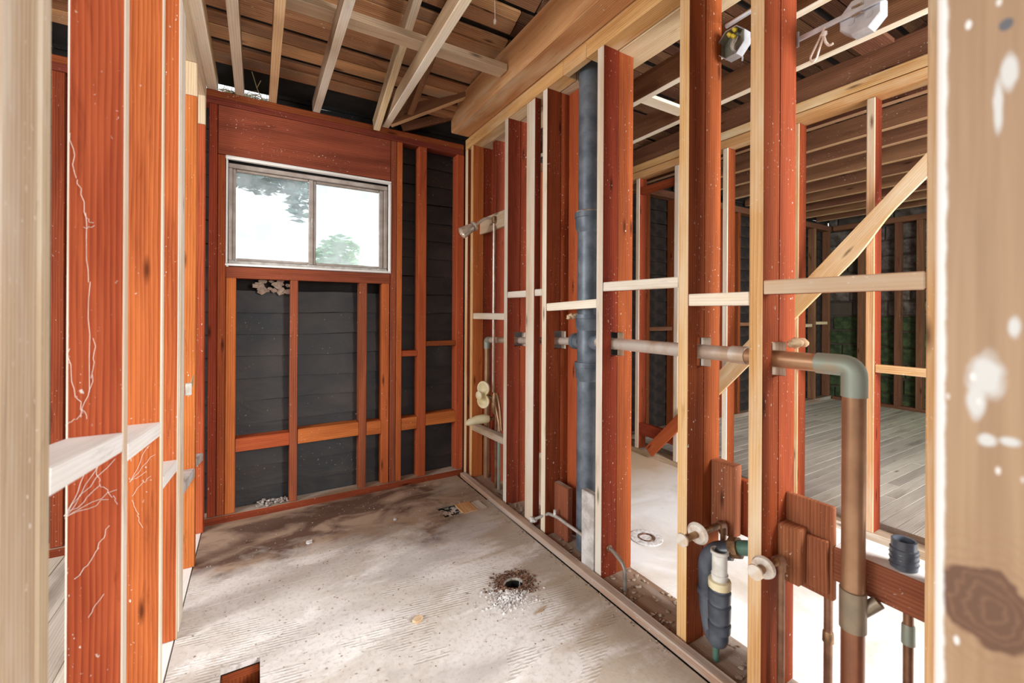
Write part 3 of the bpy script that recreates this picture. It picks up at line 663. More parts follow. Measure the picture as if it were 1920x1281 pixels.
plank_between('rafter', ce, (0.86, 2.80, 2.53), (0.86, 0.5, 2.53 + 2.3 * TL), 0.075, 0.040, 'joist')
plank_between('hip_rafter', ce, (0.745, 2.90, 2.49), (1.20, 2.62, 2.69), 0.115, 0.035, 'joist', edge={'-z': 'joistedge'})
plank_between('hip_rafter', ce, (0.85, 2.95, 2.47), (1.20, 2.84, 2.60), 0.06, 0.03, 'joist')
for x0 in (-1.10, -0.62): board('joist', ce, x0, x0 + 0.04, -0.6, 2.98, JB, JT, 'joist', {'-z': 'joistedge'})
board('beam', ce, 1.18, 1.318, -1.2, 2.86, PT + 0.001, 2.678, 'beam', bev=0.006); board('beam', ce, 1.320, 1.40, -1.2, 2.86, PT + 0.001, 2.66, 'beam')
for i, x0 in enumerate((1.954, 2.388, 2.82, 3.26, 3.70, 4.07, 4.54, 4.97, 5.41, 5.84, 6.27, 6.66)):
    board('joist', ce, x0, x0 + 0.044, -1.5, 2.98, 2.471, 2.617, 'joist', {'-z': ('edge' if i in (0, 1) else 'joistedge')})
board('cleat', ce, 1.998, 2.387, 1.80, 1.89, 2.50, 2.52, 'edge')
board('cleat', ce, 2.433, 2.815, 0.9, 1.04, 2.60, 2.62, 'joist')

rf = root('roof', 'sloping skip sheathing boards under dark roof felt', 'roof', (1.0, 1.2, 2.9), kind='structure')
def rz(y): return 2.52 + (2.95 - y) * TL
seams = [3.05, 2.887, 2.742, 2.579, 2.39]
while seams[-1] > -1.3: seams.append(seams[-1] - 0.165)
ang = math.atan(TL)
for i, (a, b) in enumerate(zip(seams, seams[1:])):
    if i == 0: continue
    cuts = [-3.3, R.uniform(-1.2, -0.35), R.uniform(1.22, 1.38), R.uniform(3.2, 4.6), 7.2]
    for x0, x1 in zip(cuts, cuts[1:]):
        run = a - b - R.uniform(0.026, 0.040); sp_l = R.uniform(0.52, 0.64)
        for y_hi, y_lo, up in ((b + run, b + run * (1 - sp_l) + 0.001, 0.010), (b + run * (1 - sp_l), b, 0.016)):
            ym = (y_hi + y_lo) / 2
            o = link('sheathing_board', box_mesh(x1 - x0 - 0.006, (y_hi - y_lo) / math.cos(ang), 0.019, 0.002, axis=0, warp=0.0015), 'sheath' if x1 < 1.5 else 'sheathshade', rf, ((x0 + x1) / 2, ym, rz(ym) + up))
            o.rotation_euler = (-ang, 0, 0)
ym = 0.85; o = link('roof_felt', box_mesh(10.6, 4.36 / math.cos(ang), 0.006, 0), 'felt', rf, (1.95, ym, rz(ym) + 0.034)); o.rotation_euler = (-ang, 0, 0)
ym = -3.2; zr = rz(-1.33) + 0.034
o = link('roof_felt', box_mesh(10.6, 3.8 / math.cos(ang), 0.006, 0), 'felt', rf, (1.95, -3.2, zr - 1.87 * TL)); o.rotation_euler = (ang, 0, 0)

# ------------------------------------------------------------------ plumbing
def hub(parent, name, x, y, z0, z1, r0, r1, mat='iron'):
    h_ = z1 - z0
    return lathe(name, parent, (x, y, z0), (0, 0, 1), [(0, r0), (h_ * 0.25, r1 * 0.97), (h_ * 0.72, r1), (h_ * 0.74, r1 * 1.06), (h_, r1 * 1.06), (h_, r0)], mat)
SX, SY = 1.432, 1.668
vs = root('vent_stack', 'thick dark cast iron vent stack rising inside the stud wall', 'pipe', (SX, SY, 0.012))
lathe('pipe', vs, (SX, SY, 0.012), (0, 0, 1), [(0, 0.052), (0.862, 0.052)], 'iron', 28)
lathe('pipe', vs, (SX, SY, 1.175), (0, 0, 1), [(0, 0.052), (0.47, 0.052)], 'iron', 28)
lathe('pipe', vs, (SX, SY, 1.69), (0, 0, 1), [(0, 0.050), (1.05, 0.050)], 'iron', 28)
hub(vs, 'hub', SX, SY, 1.60, 1.70, 0.052, 0.064); hub(vs, 'hub', SX, SY, 0.855, 0.950, 0.052, 0.062); hub(vs, 'hub', SX, SY, 1.110, 1.190, 0.053, 0.062)
te = lathe('tee_fitting', vs, (SX, SY, 0.945), (0, 0, 1), [(0, 0.050), (0.05, 0.053), (0.17, 0.053), (0.175, 0.050)], 'iron', 28)
lathe('branch_socket', te, (SX, SY + 0.045, 1.050), (0, 1, -0.02), [(0, 0.036), (0.035, 0.036), (0.037, 0.042), (0.058, 0.042), (0.058, 0.027)], 'iron')
lathe('branch_socket', te, (SX, SY - 0.045, 1.052), (0, -1, 0), [(0, 0.036), (0.035, 0.036), (0.037, 0.042), (0.058, 0.042), (0.058, 0.027)], 'iron')
lathe('lead_joint', vs, (SX, SY, 1.699), (0, 0, 1), [(0, 0.062), (0.008, 0.060), (0.012, 0.051)], plain('rusty lead', (0.30, 0.20, 0.15), 0.8, second=(0.42, 0.40, 0.38), scale=30))

CPX, CZ = 1.411, 1.056
cd = root('copper_drain', 'copper drain turning from the stud wall down to the floor', 'pipe', (CPX, 0.535, 0.0))
tube('pipe', cd, [(CPX, 1.564, CZ), (CPX, 0.885, CZ + 0.002)], 0.0265, 'coppergrey', 20)
lathe('coupling', cd, (CPX, 0.888, CZ + 0.002), (0, -1, 0), [(0, 0.027), (0.001, 0.030), (0.055, 0.030), (0.056, 0.027)], 'coppergrey')
tube('pipe', cd, [(CPX, 0.834, CZ + 0.001), (CPX, 0.598, CZ)], 0.0265, 'copper', 20)
tube('elbow', cd, [(CPX, 0.625, CZ), (CPX, 0.598, CZ), (CPX, 0.535, CZ), (CPX, 0.535, 0.995), (CPX, 0.535, 0.972)], 0.0300, 'verdigris', 20, 0.055)
tube('pipe', cd, [(CPX, 0.535, 0.990), (CPX, 0.535, 0.44)], 0.0270, 'copper', 20)
lathe('coupling', cd, (CPX, 0.535, 0.335), (0, 0, 1), [(0, 0.027), (0.001, 0.031), (0.108, 0.031), (0.109, 0.027)], 'dullbrass')
tube('branch_stub', cd, [(CPX + 0.012, 0.520, 0.385), (CPX + 0.03, 0.488, 0.425)], 0.016, 'dullbrass', 14)
tube('pipe', cd, [(CPX, 0.535, 0.338), (CPX, 0.535, 0.0)], 0.0270, 'copperred', 20)

cl = root('copper_waste', 'thin copper waste pipe running from the iron stack to the shower corner', 'pipe', (1.42, 2.74, 0.012))
tube('pipe', cl, [(SX - 0.006, SY + 0.104, 1.048), (1.42, 2.70, 1.000)], 0.0205, 'coppergrey', 16)
tube('elbow', cl, [(1.42, 2.685, 1.001), (1.42, 2.705, 1.000), (1.42, 2.745, 0.998), (1.42, 2.745, 0.955), (1.42, 2.745, 0.935)], 0.0235, 'verdigris', 16, 0.035)
tube('pipe', cl, [(1.42, 2.745, 0.94), (1.42, 2.745, 0.012)], 0.0205, 'copper', 16)

sh_ = root('shower_fixture', 'small chrome shower head on a bent arm near the window corner', 'shower head', (1.373, 2.58, 1.83))
tube('arm', sh_, [(1.374, 2.58, 1.833), (1.315, 2.58, 1.832), (1.262, 2.58, 1.790), (1.235, 2.58, 1.768)], 0.0095, 'chrome', 14, 0.03)
ax = Vector((-0.85, 0, -0.53))
lathe('ball_joint', sh_, (1.240, 2.58, 1.772), ax, [(0, 0.012), (0.004, 0.034), (0.012, 0.034), (0.016, 0.014)], 'chrome')
lathe('head', sh_, (1.226, 2.58, 1.763), ax, [(0, 0.014), (0.010, 0.026), (0.030, 0.031), (0.085, 0.038), (0.094, 0.038), (0.094, 0.030), (0.084, 0.027)], 'chrome')
ri = root('shower_riser', 'pair of thin chrome riser tubes below the shower head', 'pipe', (1.38, 2.56, 0.8))
tube('pipe', ri, [(1.365, 2.548, 1.800), (1.365, 2.548, 0.66)], 0.0075, 'chrome', 12); tube('pipe', ri, [(1.362, 2.527, 1.775), (1.362, 2.527, 0.66)], 0.006, 'brownpipe', 12)
lathe('fitting', ri, (1.364, 2.54, 1.795), (0, 0, 1), [(0, 0.010), (0.004, 0.016), (0.042, 0.016), (0.046, 0.010)], 'brass')

tv = root('tub_valve', 'dark brass tub valve with a yellowed two lobed handle', 'valve', (1.36, 2.54, 0.43))
lathe('body', tv, (1.362, 2.52, 0.52), (0, 0, 1), [(0, 0.012), (0.02, 0.020), (0.06, 0.024), (0.12, 0.020), (0.145, 0.012)], 'brass')
tube('loop_tube', tv, [(1.366, 2.505, 0.655), (1.352, 2.465, 0.665), (1.345, 2.42, 0.60), (1.347, 2.395, 0.44)], 0.009, 'copper', 12, 0.05)
tube('loop_tube', tv, [(1.356, 2.50, 0.60), (1.345, 2.465, 0.57), (1.344, 2.43, 0.50), (1.346, 2.42, 0.43)], 0.010, 'copper', 12, 0.04)
tube('supply', tv, [(1.388, 2.545, 0.53), (1.388, 2.545, 0.012)], 0.010, 'brownpipe', 12); tube('supply', tv, [(1.392, 2.51, 0.53), (1.392, 2.51, 0.012)], 0.011, 'verdigris', 12)
hd = tv
bm = bmesh.new()
for zz in (0.688, 0.604):
    ring = []
    for rr, xx in ((0.001, -0.002), (0.026, -0.004), (0.034, -0.014), (0.046, -0.012), (0.048, -0.002), (0.044, 0.006), (0.001, 0.008)):
        ring.append([bm.verts.new((xx, math.cos(a) * rr, zz - 0.646 + math.sin(a) * rr * 1.05)) for a in [k_ * math.pi / 10 for k_ in range(20)]])
    for a, b in zip(ring, ring[1:]):
        for k_ in range(20): bm.faces.new((a[k_], a[(k_ + 1) % 20], b[(k_ + 1) % 20], b[k_]))
bmesh.ops.recalc_face_normals(bm, faces=bm.faces[:]); bmesh.ops.rotate(bm, verts=bm.verts[:], matrix=Matrix.Rotation(0.55, 3, 'Z'))
link('lobes', fin(bm, 60), 'creamplastic', hd, (1.305, 2.565, 0.646))
lathe('knob', hd, (1.302, 2.565, 0.646), (-0.9, -0.3, 0), [(0, 0.014), (0.025, 0.014), (0.030, 0.026), (0.046, 0.028), (0.052, 0.020), (0.054, 0.0)], 'creamplastic')
tube('stem', hd, [(1.305, 2.565, 0.646), (1.362, 2.53, 0.62)], 0.010, 'brass', 12)
sp = root('tub_spout', 'yellowed stubby tub spout lying on the wall blocking', 'spout', (1.32, 2.57, 0.45))
tube('spout_body', sp, [(1.335, 2.555, 0.482), (1.31, 2.557, 0.486), (1.25, 2.56, 0.484), (1.20, 2.565, 0.474), (1.182, 2.566, 0.466), (1.176, 2.567, 0.462)], [0.024, 0.030, 0.028, 0.022, 0.016, 0.006], 'creamplastic', 18)
tube('nipple', sp, [(1.370, 2.552, 0.482), (1.332, 2.555, 0.482)], 0.012, 'brass', 12)

pt = root('sink_trap', 'black plastic sink trap with a cream nut and white tailpiece', 'trap', (1.36, 0.895, 0.012))
TX, TY = 1.355, 0.893
lathe('tailpiece', pt, (TX, TY, 0.285), (0, 0, 1), [(0, 0.024), (0.030, 0.027), (0.032, 0.024), (0.095, 0.024), (0.100, 0.029), (0.110, 0.029), (0.110, 0.023), (0.075, 0.022)], 'pvc')
lathe('slip_nut', pt, (TX, TY, 0.268), (0, 0, 1), [(0, 0.026), (0.002, 0.036), (0.026, 0.036), (0.028, 0.026)], 'creamplastic', 12)
tr_ = tube('trap_bend', pt, [(TX, TY, 0.270), (TX, TY, 0.140), (TX, TY + 0.002, 0.085), (TX + 0.022, TY + 0.040, 0.085), (TX + 0.030, TY + 0.062, 0.160), (TX + 0.028, TY + 0.066, 0.325), (TX + 0.030, TY + 0.030, 0.372), (TX + 0.046, TY - 0.012, 0.385)], 0.031, 'abs', 20, 0.030)
for z0, z1 in ((0.222, 0.262), (0.160, 0.215), (0.122, 0.152)): lathe('collar', tr_, (TX, TY, z0), (0, 0, 1), [(0, 0.031), (0.001, 0.0350), (z1 - z0 - 0.004, 0.0365), (z1 - z0, 0.032)], 'abs')
lathe('union_ring', tr_, (TX + 0.032, TY + 0.065, 0.200), (0.1, 0.05, 1), [(0, 0.030), (0.001, 0.036), (0.020, 0.036), (0.021, 0.030)], 'abs')
lathe('elbow_nut', pt, (TX + 0.048, TY - 0.010, 0.395), (0.15, -1, 0.35), [(0, 0.028), (0.002, 0.034), (0.030, 0.034), (0.032, 0.024)], 'brass', 10)
tube('drain_arm', pt, [(TX + 0.052, TY - 0.035, 0.405), (TX + 0.058, TY - 0.115, 0.436)], 0.024, 'green', 16)
tube('drain_drop', pt, [(TX, TY + 0.012, 0.065), (TX, TY + 0.012, 0.012)], 0.011, 'green', 12)

def stub(name, label, y, zc, xs_disc, x_esc, x_elb, zdown, esc_broken):
    t = root(name, label, 'pipe stub', (x_elb, y, zdown), group='sink water stubs')
    lathe('front_disc', t, (xs_disc, y, zc), (1, 0.1, 0), [(0, 0.0), (0.001, 0.021), (0.006, 0.022), (0.009, 0.008)], 'chrome')
    lathe('nipple', t, (xs_disc + 0.006, y, zc), (1, 0, 0), [(0, 0.010), (0.012, 0.013), (0.018, 0.011), (0.028, 0.013), (0.034, 0.011), (x_elb - xs_disc - 0.01, 0.011)], 'brass')
    lathe('escutcheon', t, (x_esc, y, zc), (1, 0.15, 0.05), [(0, 0.013), (0.002, 0.030), (0.010, 0.037 if not esc_broken else 0.033), (0.012, 0.037 if not esc_broken else 0.033), (0.010, 0.013)], plain('limed chrome ' + label[:5], (0.82, 0.78, 0.70), 0.5, 0.3, second=(0.62, 0.50, 0.40), scale=45))
    tube('elbow', t, [(x_elb - 0.03, y, zc), (x_elb, y, zc), (x_elb, y, zc - 0.035)], 0.0145, 'brownpipe', 14, 0.018)
    tube('drop_pipe', t, [(x_elb, y, zc - 0.03), (x_elb, y, zdown)], 0.0105, 'copper' if not esc_broken else 'brownpipe', 12)
    return t
stub('water_stub', 'chrome capped water stub with a round white collar left of the trap', 0.930, 0.450, 1.205, 1.280, 1.432, 0.012, False)
stub('water_stub', 'chrome capped water stub with a corroded collar right of the trap', 0.706, 0.452, 1.235, 1.275, 1.378, 0.012, True)
t = root('supply_pipe', 'thin brown supply pipe just left of the large copper drop', 'pipe', (1.478, 0.628, 0))
tube('pipe', t, [(1.492, 0.628, 0.354), (1.492, 0.628, -0.02)], 0.0115, 'brownpipe', 12)
lathe('solder_ring', t, (1.492, 0.628, 0.205), (0, 0, 1), [(0, 0.012), (0.002, 0.015), (0.03, 0.014), (0.034, 0.012)], 'brass')
t = root('supply_pipe', 'thin brown supply pipe below the black plastic stub', 'pipe', (1.478, 0.436, 0))
tube('pipe', t, [(1.478, 0.438, 0.420), (1.478, 0.438, -0.02)], 0.0112, 'brownpipe', 12)
lathe('solder_ring', t, (1.478, 0.438, 0.33), (0, 0, 1), [(0, 0.012), (0.002, 0.0145), (0.05, 0.014), (0.054, 0.012)], 'verdigris')
t = root('plastic_stub', 'black threaded plastic pipe stub standing on the white ledge', 'pipe', (1.492, 0.452, 0.521))
lathe('sleeve', t, (1.492, 0.452, 0.521), (0.0, 0.0, 1), [(0, 0.026), (0.002, 0.029), (0.052, 0.030), (0.054, 0.027), (0.075, 0.027), (0.075, 0.022), (0.02, 0.021)], 'abs')
bm = bmesh.new(); hel = [Vector((math.cos(a * 0.5) * 0.0295, math.sin(a * 0.5) * 0.0295, 0.006 + a * 0.0011)) for a in range(0, 38)]
tube_bm(bm, hel, 0.0022, 6); link('thread', fin(bm), 'abs', t, (1.492, 0.452, 0.521))
t = root('bent_pipe', 'short bent grey pipe rising from the floor into a stud', 'pipe', (1.352, 1.325, 0.012))
tube('pipe', t, [(1.366, 1.437, 0.140), (1.366, 1.41, 0.138), (1.352, 1.325, 0.118), (1.352, 1.325, 0.012)], 0.0085, plain('grey galvanised', (0.36, 0.32, 0.28), 0.5, 0.5, scale=25), 14, 0.035)
lathe('flange', t, (1.366, 1.4375, 0.140), (0, -1, 0), [(0, 0.012), (0.002, 0.016), (0.006, 0.014), (0.007, 0.009)], 'brass')
t = root('toilet_stub', 'whitened shutoff stub with a bent pipe low between the studs', 'pipe', (1.31, 1.955, 0.06))
tube('pipe', t, [(1.312, 1.945, 0.072), (1.335, 1.86, 0.130), (1.345, 1.795, 0.135), (1.362, 1.612, 0.118)], 0.0085, plain('limed pipe', (0.50, 0.46, 0.42), 0.6, 0.3, scale=25), 14, 0.012)
bm = bmesh.new(); lump(bm, (0, 0, 0), 0.019, 1.0, sub=2); link('valve_knob', fin(bm, 80), 'plaster', t, (1.303, 1.962, 0.062))
tube('tee_stub', t, [(1.342, 1.815, 0.13), (1.344, 1.815, 0.165)], 0.008, 'plaster', 10)

fg = root('toilet_flange', 'white crusted toilet flange with a rusty hole in the next bathroom', 'flange', (1.785, 1.597, 0.0))
lathe('ring', fg, (1.785, 1.597, 0.0), (0, 0, 1), [(0.0, 0.044), (0.003, 0.085), (0.006, 0.083), (0.008, 0.060), (0.006, 0.046), (0.001, 0.044)], 'plaster', 28)
lathe('throat', fg, (1.785, 1.597, -0.06), (0, 0, 1), [(0.0, 0.0), (0.002, 0.040), (0.068, 0.042), (0.068, 0.036), (0.004, 0.034)], 'rust', 24)
cf = root('closet_drain', 'rusty drain opening in the bathroom floor ringed by debris', 'drain', (0.978, 1.622, -0.02))
lathe('throat', cf, (0.978, 1.622, -0.16), (0, 0, 1), [(0.0, 0.047), (0.145, 0.047), (0.150, 0.042), (0.150, 0.036), (0.002, 0.036)], 'black', 24)  # near-black colour stands in for the shade down the hole
poly_prism('lead_lip', cf, [(0, 0), (0.022, 0.004), (0.020, 0.030), (0.004, 0.026)], 0.003, (0.996, 1.606, -0.012), (0.6, 0.8, 0), (0, 0, 1), 'zinc')
sp_ = []
for i in range(900):
    a = R.uniform(0, 6.28); d_ = 0.047 + abs(R.gauss(0.0, 0.030)); 
    if d_ > 0.075 and (math.sin(a) < -0.2 and math.cos(a) < 0.3): continue
    sp_.append(((0.978 + math.cos(a) * d_, 1.622 + math.sin(a) * d_ * 0.9, R.uniform(0.001, 0.010)), R.uniform(0.002, 0.0065), 0.8))
crumbs('rust_debris', 'rust', sp_, 'brown rusty crumbs around the open floor drain', 'debris', kind='stuff')
sp_ = []
for i in range(900):
    a = R.uniform(0, 6.28); d_ = abs(R.gauss(0.0, 0.055)); x_, y_ = 0.915 + math.cos(a) * d_ * 1.1, 1.555 + math.sin(a) * d_ * 0.8
    if math.hypot(x_ - 0.978, y_ - 1.622) < 0.055: continue
    sp_.append(((x_, y_, R.uniform(0.002, 0.016) * max(0.2, 1 - d_ / 0.12)), R.uniform(0.002, 0.007), 0.9))
crumbs('plaster_debris', 'plaster', sp_, 'heap of white plaster crumbs beside the floor drain', 'debris', kind='stuff')
sp_ = []
for i in range(1000): sp_.append(((R.uniform(-0.2, 1.24), R.uniform(1.2, 2.85), 0.001), R.choice((0.0015, 0.002, 0.003, 0.004)), 0.6))
for i in range(160):
    y_ = R.uniform(1.0, 2.8); sp_.append(((1.262 - abs(R.gauss(0, 0.02)), y_, 0.001), R.uniform(0.002, 0.006), 0.6))
sp_ = [q for q in sp_ if not (TUB[0] < q[0][0] < TUB[1] and TUB[2] < q[0][1] < TUB[3]) and not (CUT[0] < q[0][0] < CUT[1] and CUT[2] < q[0][1] < CUT[3]) and math.hypot(q[0][0] - .978, q[0][1] - 1.622) > .055]
crumbs('floor_grit', plain('dark grit', (0.24, 0.17, 0.12), 0.95, second=(0.55, 0.50, 0.45), scale=50), sp_, 'fine brown grit strewn over the bathroom floor', 'grit', kind='stuff')
sp_ = []
for i in range(260): sp_.append(((R.uniform(1.315, 1.50), R.choice((R.uniform(1.06, 1.43), R.uniform(1.49, 1.86), R.uniform(0.79, 0.99), R.uniform(2.1, 2.28))), 0.016), R.uniform(0.003, 0.011), 0.6))
sp_ = [q for q in sp_ if math.hypot(q[0][0] - SX, q[0][1] - SY) > 0.07 and math.hypot(q[0][0] - 1.37, q[0][1] - 0.92) > 0.075]
crumbs('plate_rubble', plain('dirty rubble', (0.44, 0.36, 0.28), 0.95, second=(0.26, 0.16, 0.10), scale=40), sp_, 'dusty plaster rubble lying on the sole plate between studs', 'rubble', kind='stuff')
sp_ = [((R.uniform(0.0, 0.165), R.uniform(2.925, 2.99), R.uniform(0.042, 0.06)), R.uniform(0.004, 0.013), 0.8) for i in range(90)]
crumbs('stucco_rubble', plain('grey stucco crumbs', (0.50, 0.46, 0.42), 0.95, second=(0.22, 0.18, 0.15), scale=60), sp_, 'pale stucco rubble heaped on the plate below the window', 'rubble', kind='stuff')
bm = bmesh.new()
for i in range(30):
    c = Vector((R.uniform(-0.035, 0.145), R.uniform(-0.004, 0.006), R.uniform(-0.030, 0.045))); n_ = R.randint(4, 6); r_ = R.uniform(0.014, 0.030); N_ = Vector((R.gauss(0, .25), -1, R.gauss(0, .3))).normalized()
    U_ = N_.cross(Vector((0, 0, 1))).normalized(); V_ = U_.cross(N_); a0 = R.uniform(0, 6)
    P = [c + (U_ * math.cos(a0 + 6.283 * k_ / n_) + V_ * math.sin(a0 + 6.283 * k_ / n_) * 0.7) * r_ * R.uniform(.7, 1.1) for k_ in range(n_)]
    a = [bm.verts.new(p) for p in P]; b = [bm.verts.new(p + N_ * 0.006) for p in P]; bm.faces.new(a[::-1]); bm.faces.new(b)
    for k_ in range(n_): bm.faces.new((a[k_], a[(k_ + 1) % n_], b[(k_ + 1) % n_], b[k_]))
bmesh.ops.recalc_face_normals(bm, faces=bm.faces[:]); me = bpy.data.meshes.new('stucco'); bm.to_mesh(me); bm.free()
link('stucco_patch', me, plain('brown stucco', (0.34, 0.25, 0.19), 0.95, second=(0.22, 0.15, 0.11), scale=30, bump=0.6), None, (0.02, 2.994, 1.335), label='crumbling brown stucco patch under the window sill', cat='stucco', kind='stuff')

def chip(name, label, c, r, pts, mat, thick=0.006, grp=None):
    P = [(math.cos(a) * r * k_, math.sin(a) * r * k_) for a, k_ in pts]
    o = poly_prism(name, None, P, thick, c, (1, 0, 0), (0, 1, 0), mat, label=label, cat='chip'); return o
def rp(n): return [(2 * math.pi * i / n + R.uniform(-.2, .2), R.uniform(0.6, 1.1)) for i in range(n)]
chip('plaster_chip', 'tan folded plaster chip alone in the middle of the floor', (0.539, 1.613, 0.001), 0.022, rp(6), 'foam', 0.010)
chip('plaster_chip', 'pale flat chip on the floor below the window', (0.236, 2.443, 0.001), 0.020, rp(7), 'plaster')
chip('plaster_chip', 'small white chip on the brown stain before the window wall', (0.684, 2.464, 0.001), 0.011, rp(5), 'plaster')
chip('wood_splinter', 'torn wood splinter right of the white crumb heap', (0.985, 1.42, 0.001), 0.03, [(0.3, 1.2), (1.9, 0.3), (3.3, 1.2), (4.6, 0.25)], 'dirtplate', 0.004)

def chunk(name, label, c, r, sq, mat, n=5, spread=0.6):
    bm = bmesh.new()
    for i in range(n): lump(bm, (R.uniform(-1, 1) * r * spread, R.uniform(-1, 1) * r * spread, R.uniform(-0.3, 0.3) * r), r * R.uniform(0.5, 0.8), sq, sub=2)
    me = bpy.data.meshes.new('chunk'); bm.to_mesh(me); bm.free(); return link(name, me, mat, None, c, label=label, cat='foam', smooth=True)
chunk('foam_chunk', 'torn tan foam chunk resting on the copper drain by a stud', (1.425, 0.688, 1.112), 0.028, 0.8, 'foam')
chunk('foam_lump', 'brown foam lump beside the iron stack below the blocking', (1.362, 1.71, 1.182), 0.026, 0.8, 'foam', 4)
t = root('wall_scrap', 'white clip holding a torn paper scrap on the left stud', 'scrap', (-0.24, 2.13, 0.86))
board('clip', t, -0.247, -0.225, 2.115, 2.135, 0.86, 0.91, 'pvc', bev=0.004); poly_prism('paper_scrap', t, [(0, 0), (0.10, 0.02), (0.105, 0.06), (0.06, 0.05), (0, 0.035)], 0.002, (-0.232, 2.136, 0.868), (0, 1, 0), (0, 0, 1), 'foam')

# ------------------------------------------------------------------ electrical boxes
def octbox(name, label, x, y, zc, face, mat_in, extra):
    """octagon box, face = -1 opens towards -x, +1 towards +x"""
    t = root(name, label, 'electrical box', (x, y, zc), group='octagon boxes between the studs')
    bm = bmesh.new(); r_ = 0.056
    def ring(rr, xx): return [bm.verts.new((xx, math.cos(a) * rr, math.sin(a) * rr)) for a in [math.pi / 8 + k_ * math.pi / 4 for k_ in range(8)]]
    q = [ring(r_, 0), ring(r_, -0.042 * -face), ring(r_ - 0.003, -0.042 * -face), ring(r_ - 0.003, 0.003 * face)]
    q = [ring(r_ * 0.94, 0)] + q[0:0] + [ring(r_, 0.004 * face), ring(r_, 0.042 * face), ring(r_ - 0.003, 0.042 * face), ring(r_ - 0.003, 0.004 * face)]
    for i, (a, b) in enumerate(zip(q, q[1:])):
        for k_ in range(8):
            f = bm.faces.new((a[k_], a[(k_ + 1) % 8], b[(k_ + 1) % 8], b[k_])); f.material_index = 1 if i == 3 else 0
    bm.faces.new(q[0]); f = bm.faces.new(q[-1]); f.material_index = 1
    bmesh.ops.recalc_face_normals(bm, faces=bm.faces[:]); me = bpy.data.meshes.new('box'); bm.to_mesh(me); bm.free()
    link('body', me, ['zinc', mat_in], t, (x, y, zc)); extra(t); return t
def ex1(t):
    tube('hanger_bar', t, [(1.531, 0.777, 2.295), (1.531, 0.995, 2.293)], 0.008, 'zinc', 8)
    for dy_, dz_, m in ((0.012, 0.020, 'yellow'), (-0.008, 0.028, 'yellow'), (-0.004, 0.006, 'yellow')): lathe('wire_nut', t, (1.505, 0.945 + dy_, 2.205 + dz_), (-0.4, 0.3, 0.5), [(0, 0.004), (0.004, 0.008), (0.018, 0.006), (0.020, 0.0)], m, 10)
    for k_ in range(4): tube('wire', t, [(1.527, 0.935 + 0.006 * k_, 2.16), (1.50 - 0.004 * k_, 0.95 - 0.004 * k_, 2.168 + 0.004 * k_), (1.497, 0.957 - 0.007 * k_, 2.19), (1.507, 0.952 - 0.006 * k_, 2.212)], 0.0022, 'cloth' if k_ % 2 else 'zinc', 6, 0.015)
    tube('clamp_wire', t, [(1.515, 0.92, 2.134), (1.51, 0.918, 2.118)], 0.003, 'zinc', 6)
octbox('octagon_box', 'open octagonal box with yellow wire nuts between two studs', 1.532, 0.950, 2.195, -1, 'darkzinc', ex1)
def ex2(t):
    bar = board('hanger_bar', t, 1.514, 1.522, 0.366, 0.755, 2.088, 2.104, 'zinc', bev=0.002, warp=0); board('bar_tab', bar, 1.508, 1.513, 0.728, 0.765, 2.068, 2.118, 'zinc', bev=0.001, warp=0)
    for zz in (2.108, 2.082): tube('clamp', t, [(1.513, 0.56, zz), (1.513, 0.585, zz)], 0.003, 'brass', 8)
    for dy_, dz_ in ((0.022, -0.012), (-0.022, -0.012), (0.0, 0.03)): lathe('knockout', t, (1.5245, 0.570 + dy_, 2.086 + dz_), (-1, 0, 0), [(0, 0.0105), (0.0012, 0.0105), (0.0012, 0.0)], 'zinc', 16)
octbox('octagon_box', 'closed back of a pale octagonal box on a hanger bar', 1.525, 0.570, 2.086, 1, 'darkzinc', ex2)
t = root('cloth_wire', 'knotted loop of cloth covered wire hanging from the hanger bar', 'wire', (1.52, 0.665, 2.09))
tube('loop', t, [(1.514, 0.655, 2.092), (1.514, 0.672, 2.060), (1.514, 0.698, 2.015), (1.514, 0.690, 1.998), (1.514, 0.678, 2.005), (1.514, 0.668, 2.040), (1.514, 0.655, 2.075)], 0.0028, 'cloth', 8, 0.012)
tube('tail', t, [(1.512, 0.658, 2.07), (1.512, 0.652, 2.04), (1.512, 0.642, 2.026), (1.512, 0.632, 2.028)], 0.0035, 'cloth', 8, 0.01)
bm = bmesh.new()
lump(bm, (0, 0, 0.01), 0.009, 1.6, sub=2)
link('knot', fin(bm, 80), 'cloth', t, (1.512, 0.657, 2.06))

t = root('hanging_string', 'knotted white string hanging from the roof boards', 'string', (0.936, 1.75, 2.53))
tube('string', t, [(0.936, 1.75, 3.0), (0.934, 1.752, 2.70), (0.937, 1.75, 2.54)], 0.0022, 'cloth', 6)
bm = bmesh.new()
lump(bm, (0, 0, 0.01), 0.007, 2.4, sub=2)
link('knot', fin(bm, 80), 'cloth', t, (0.936, 1.75, 2.53))

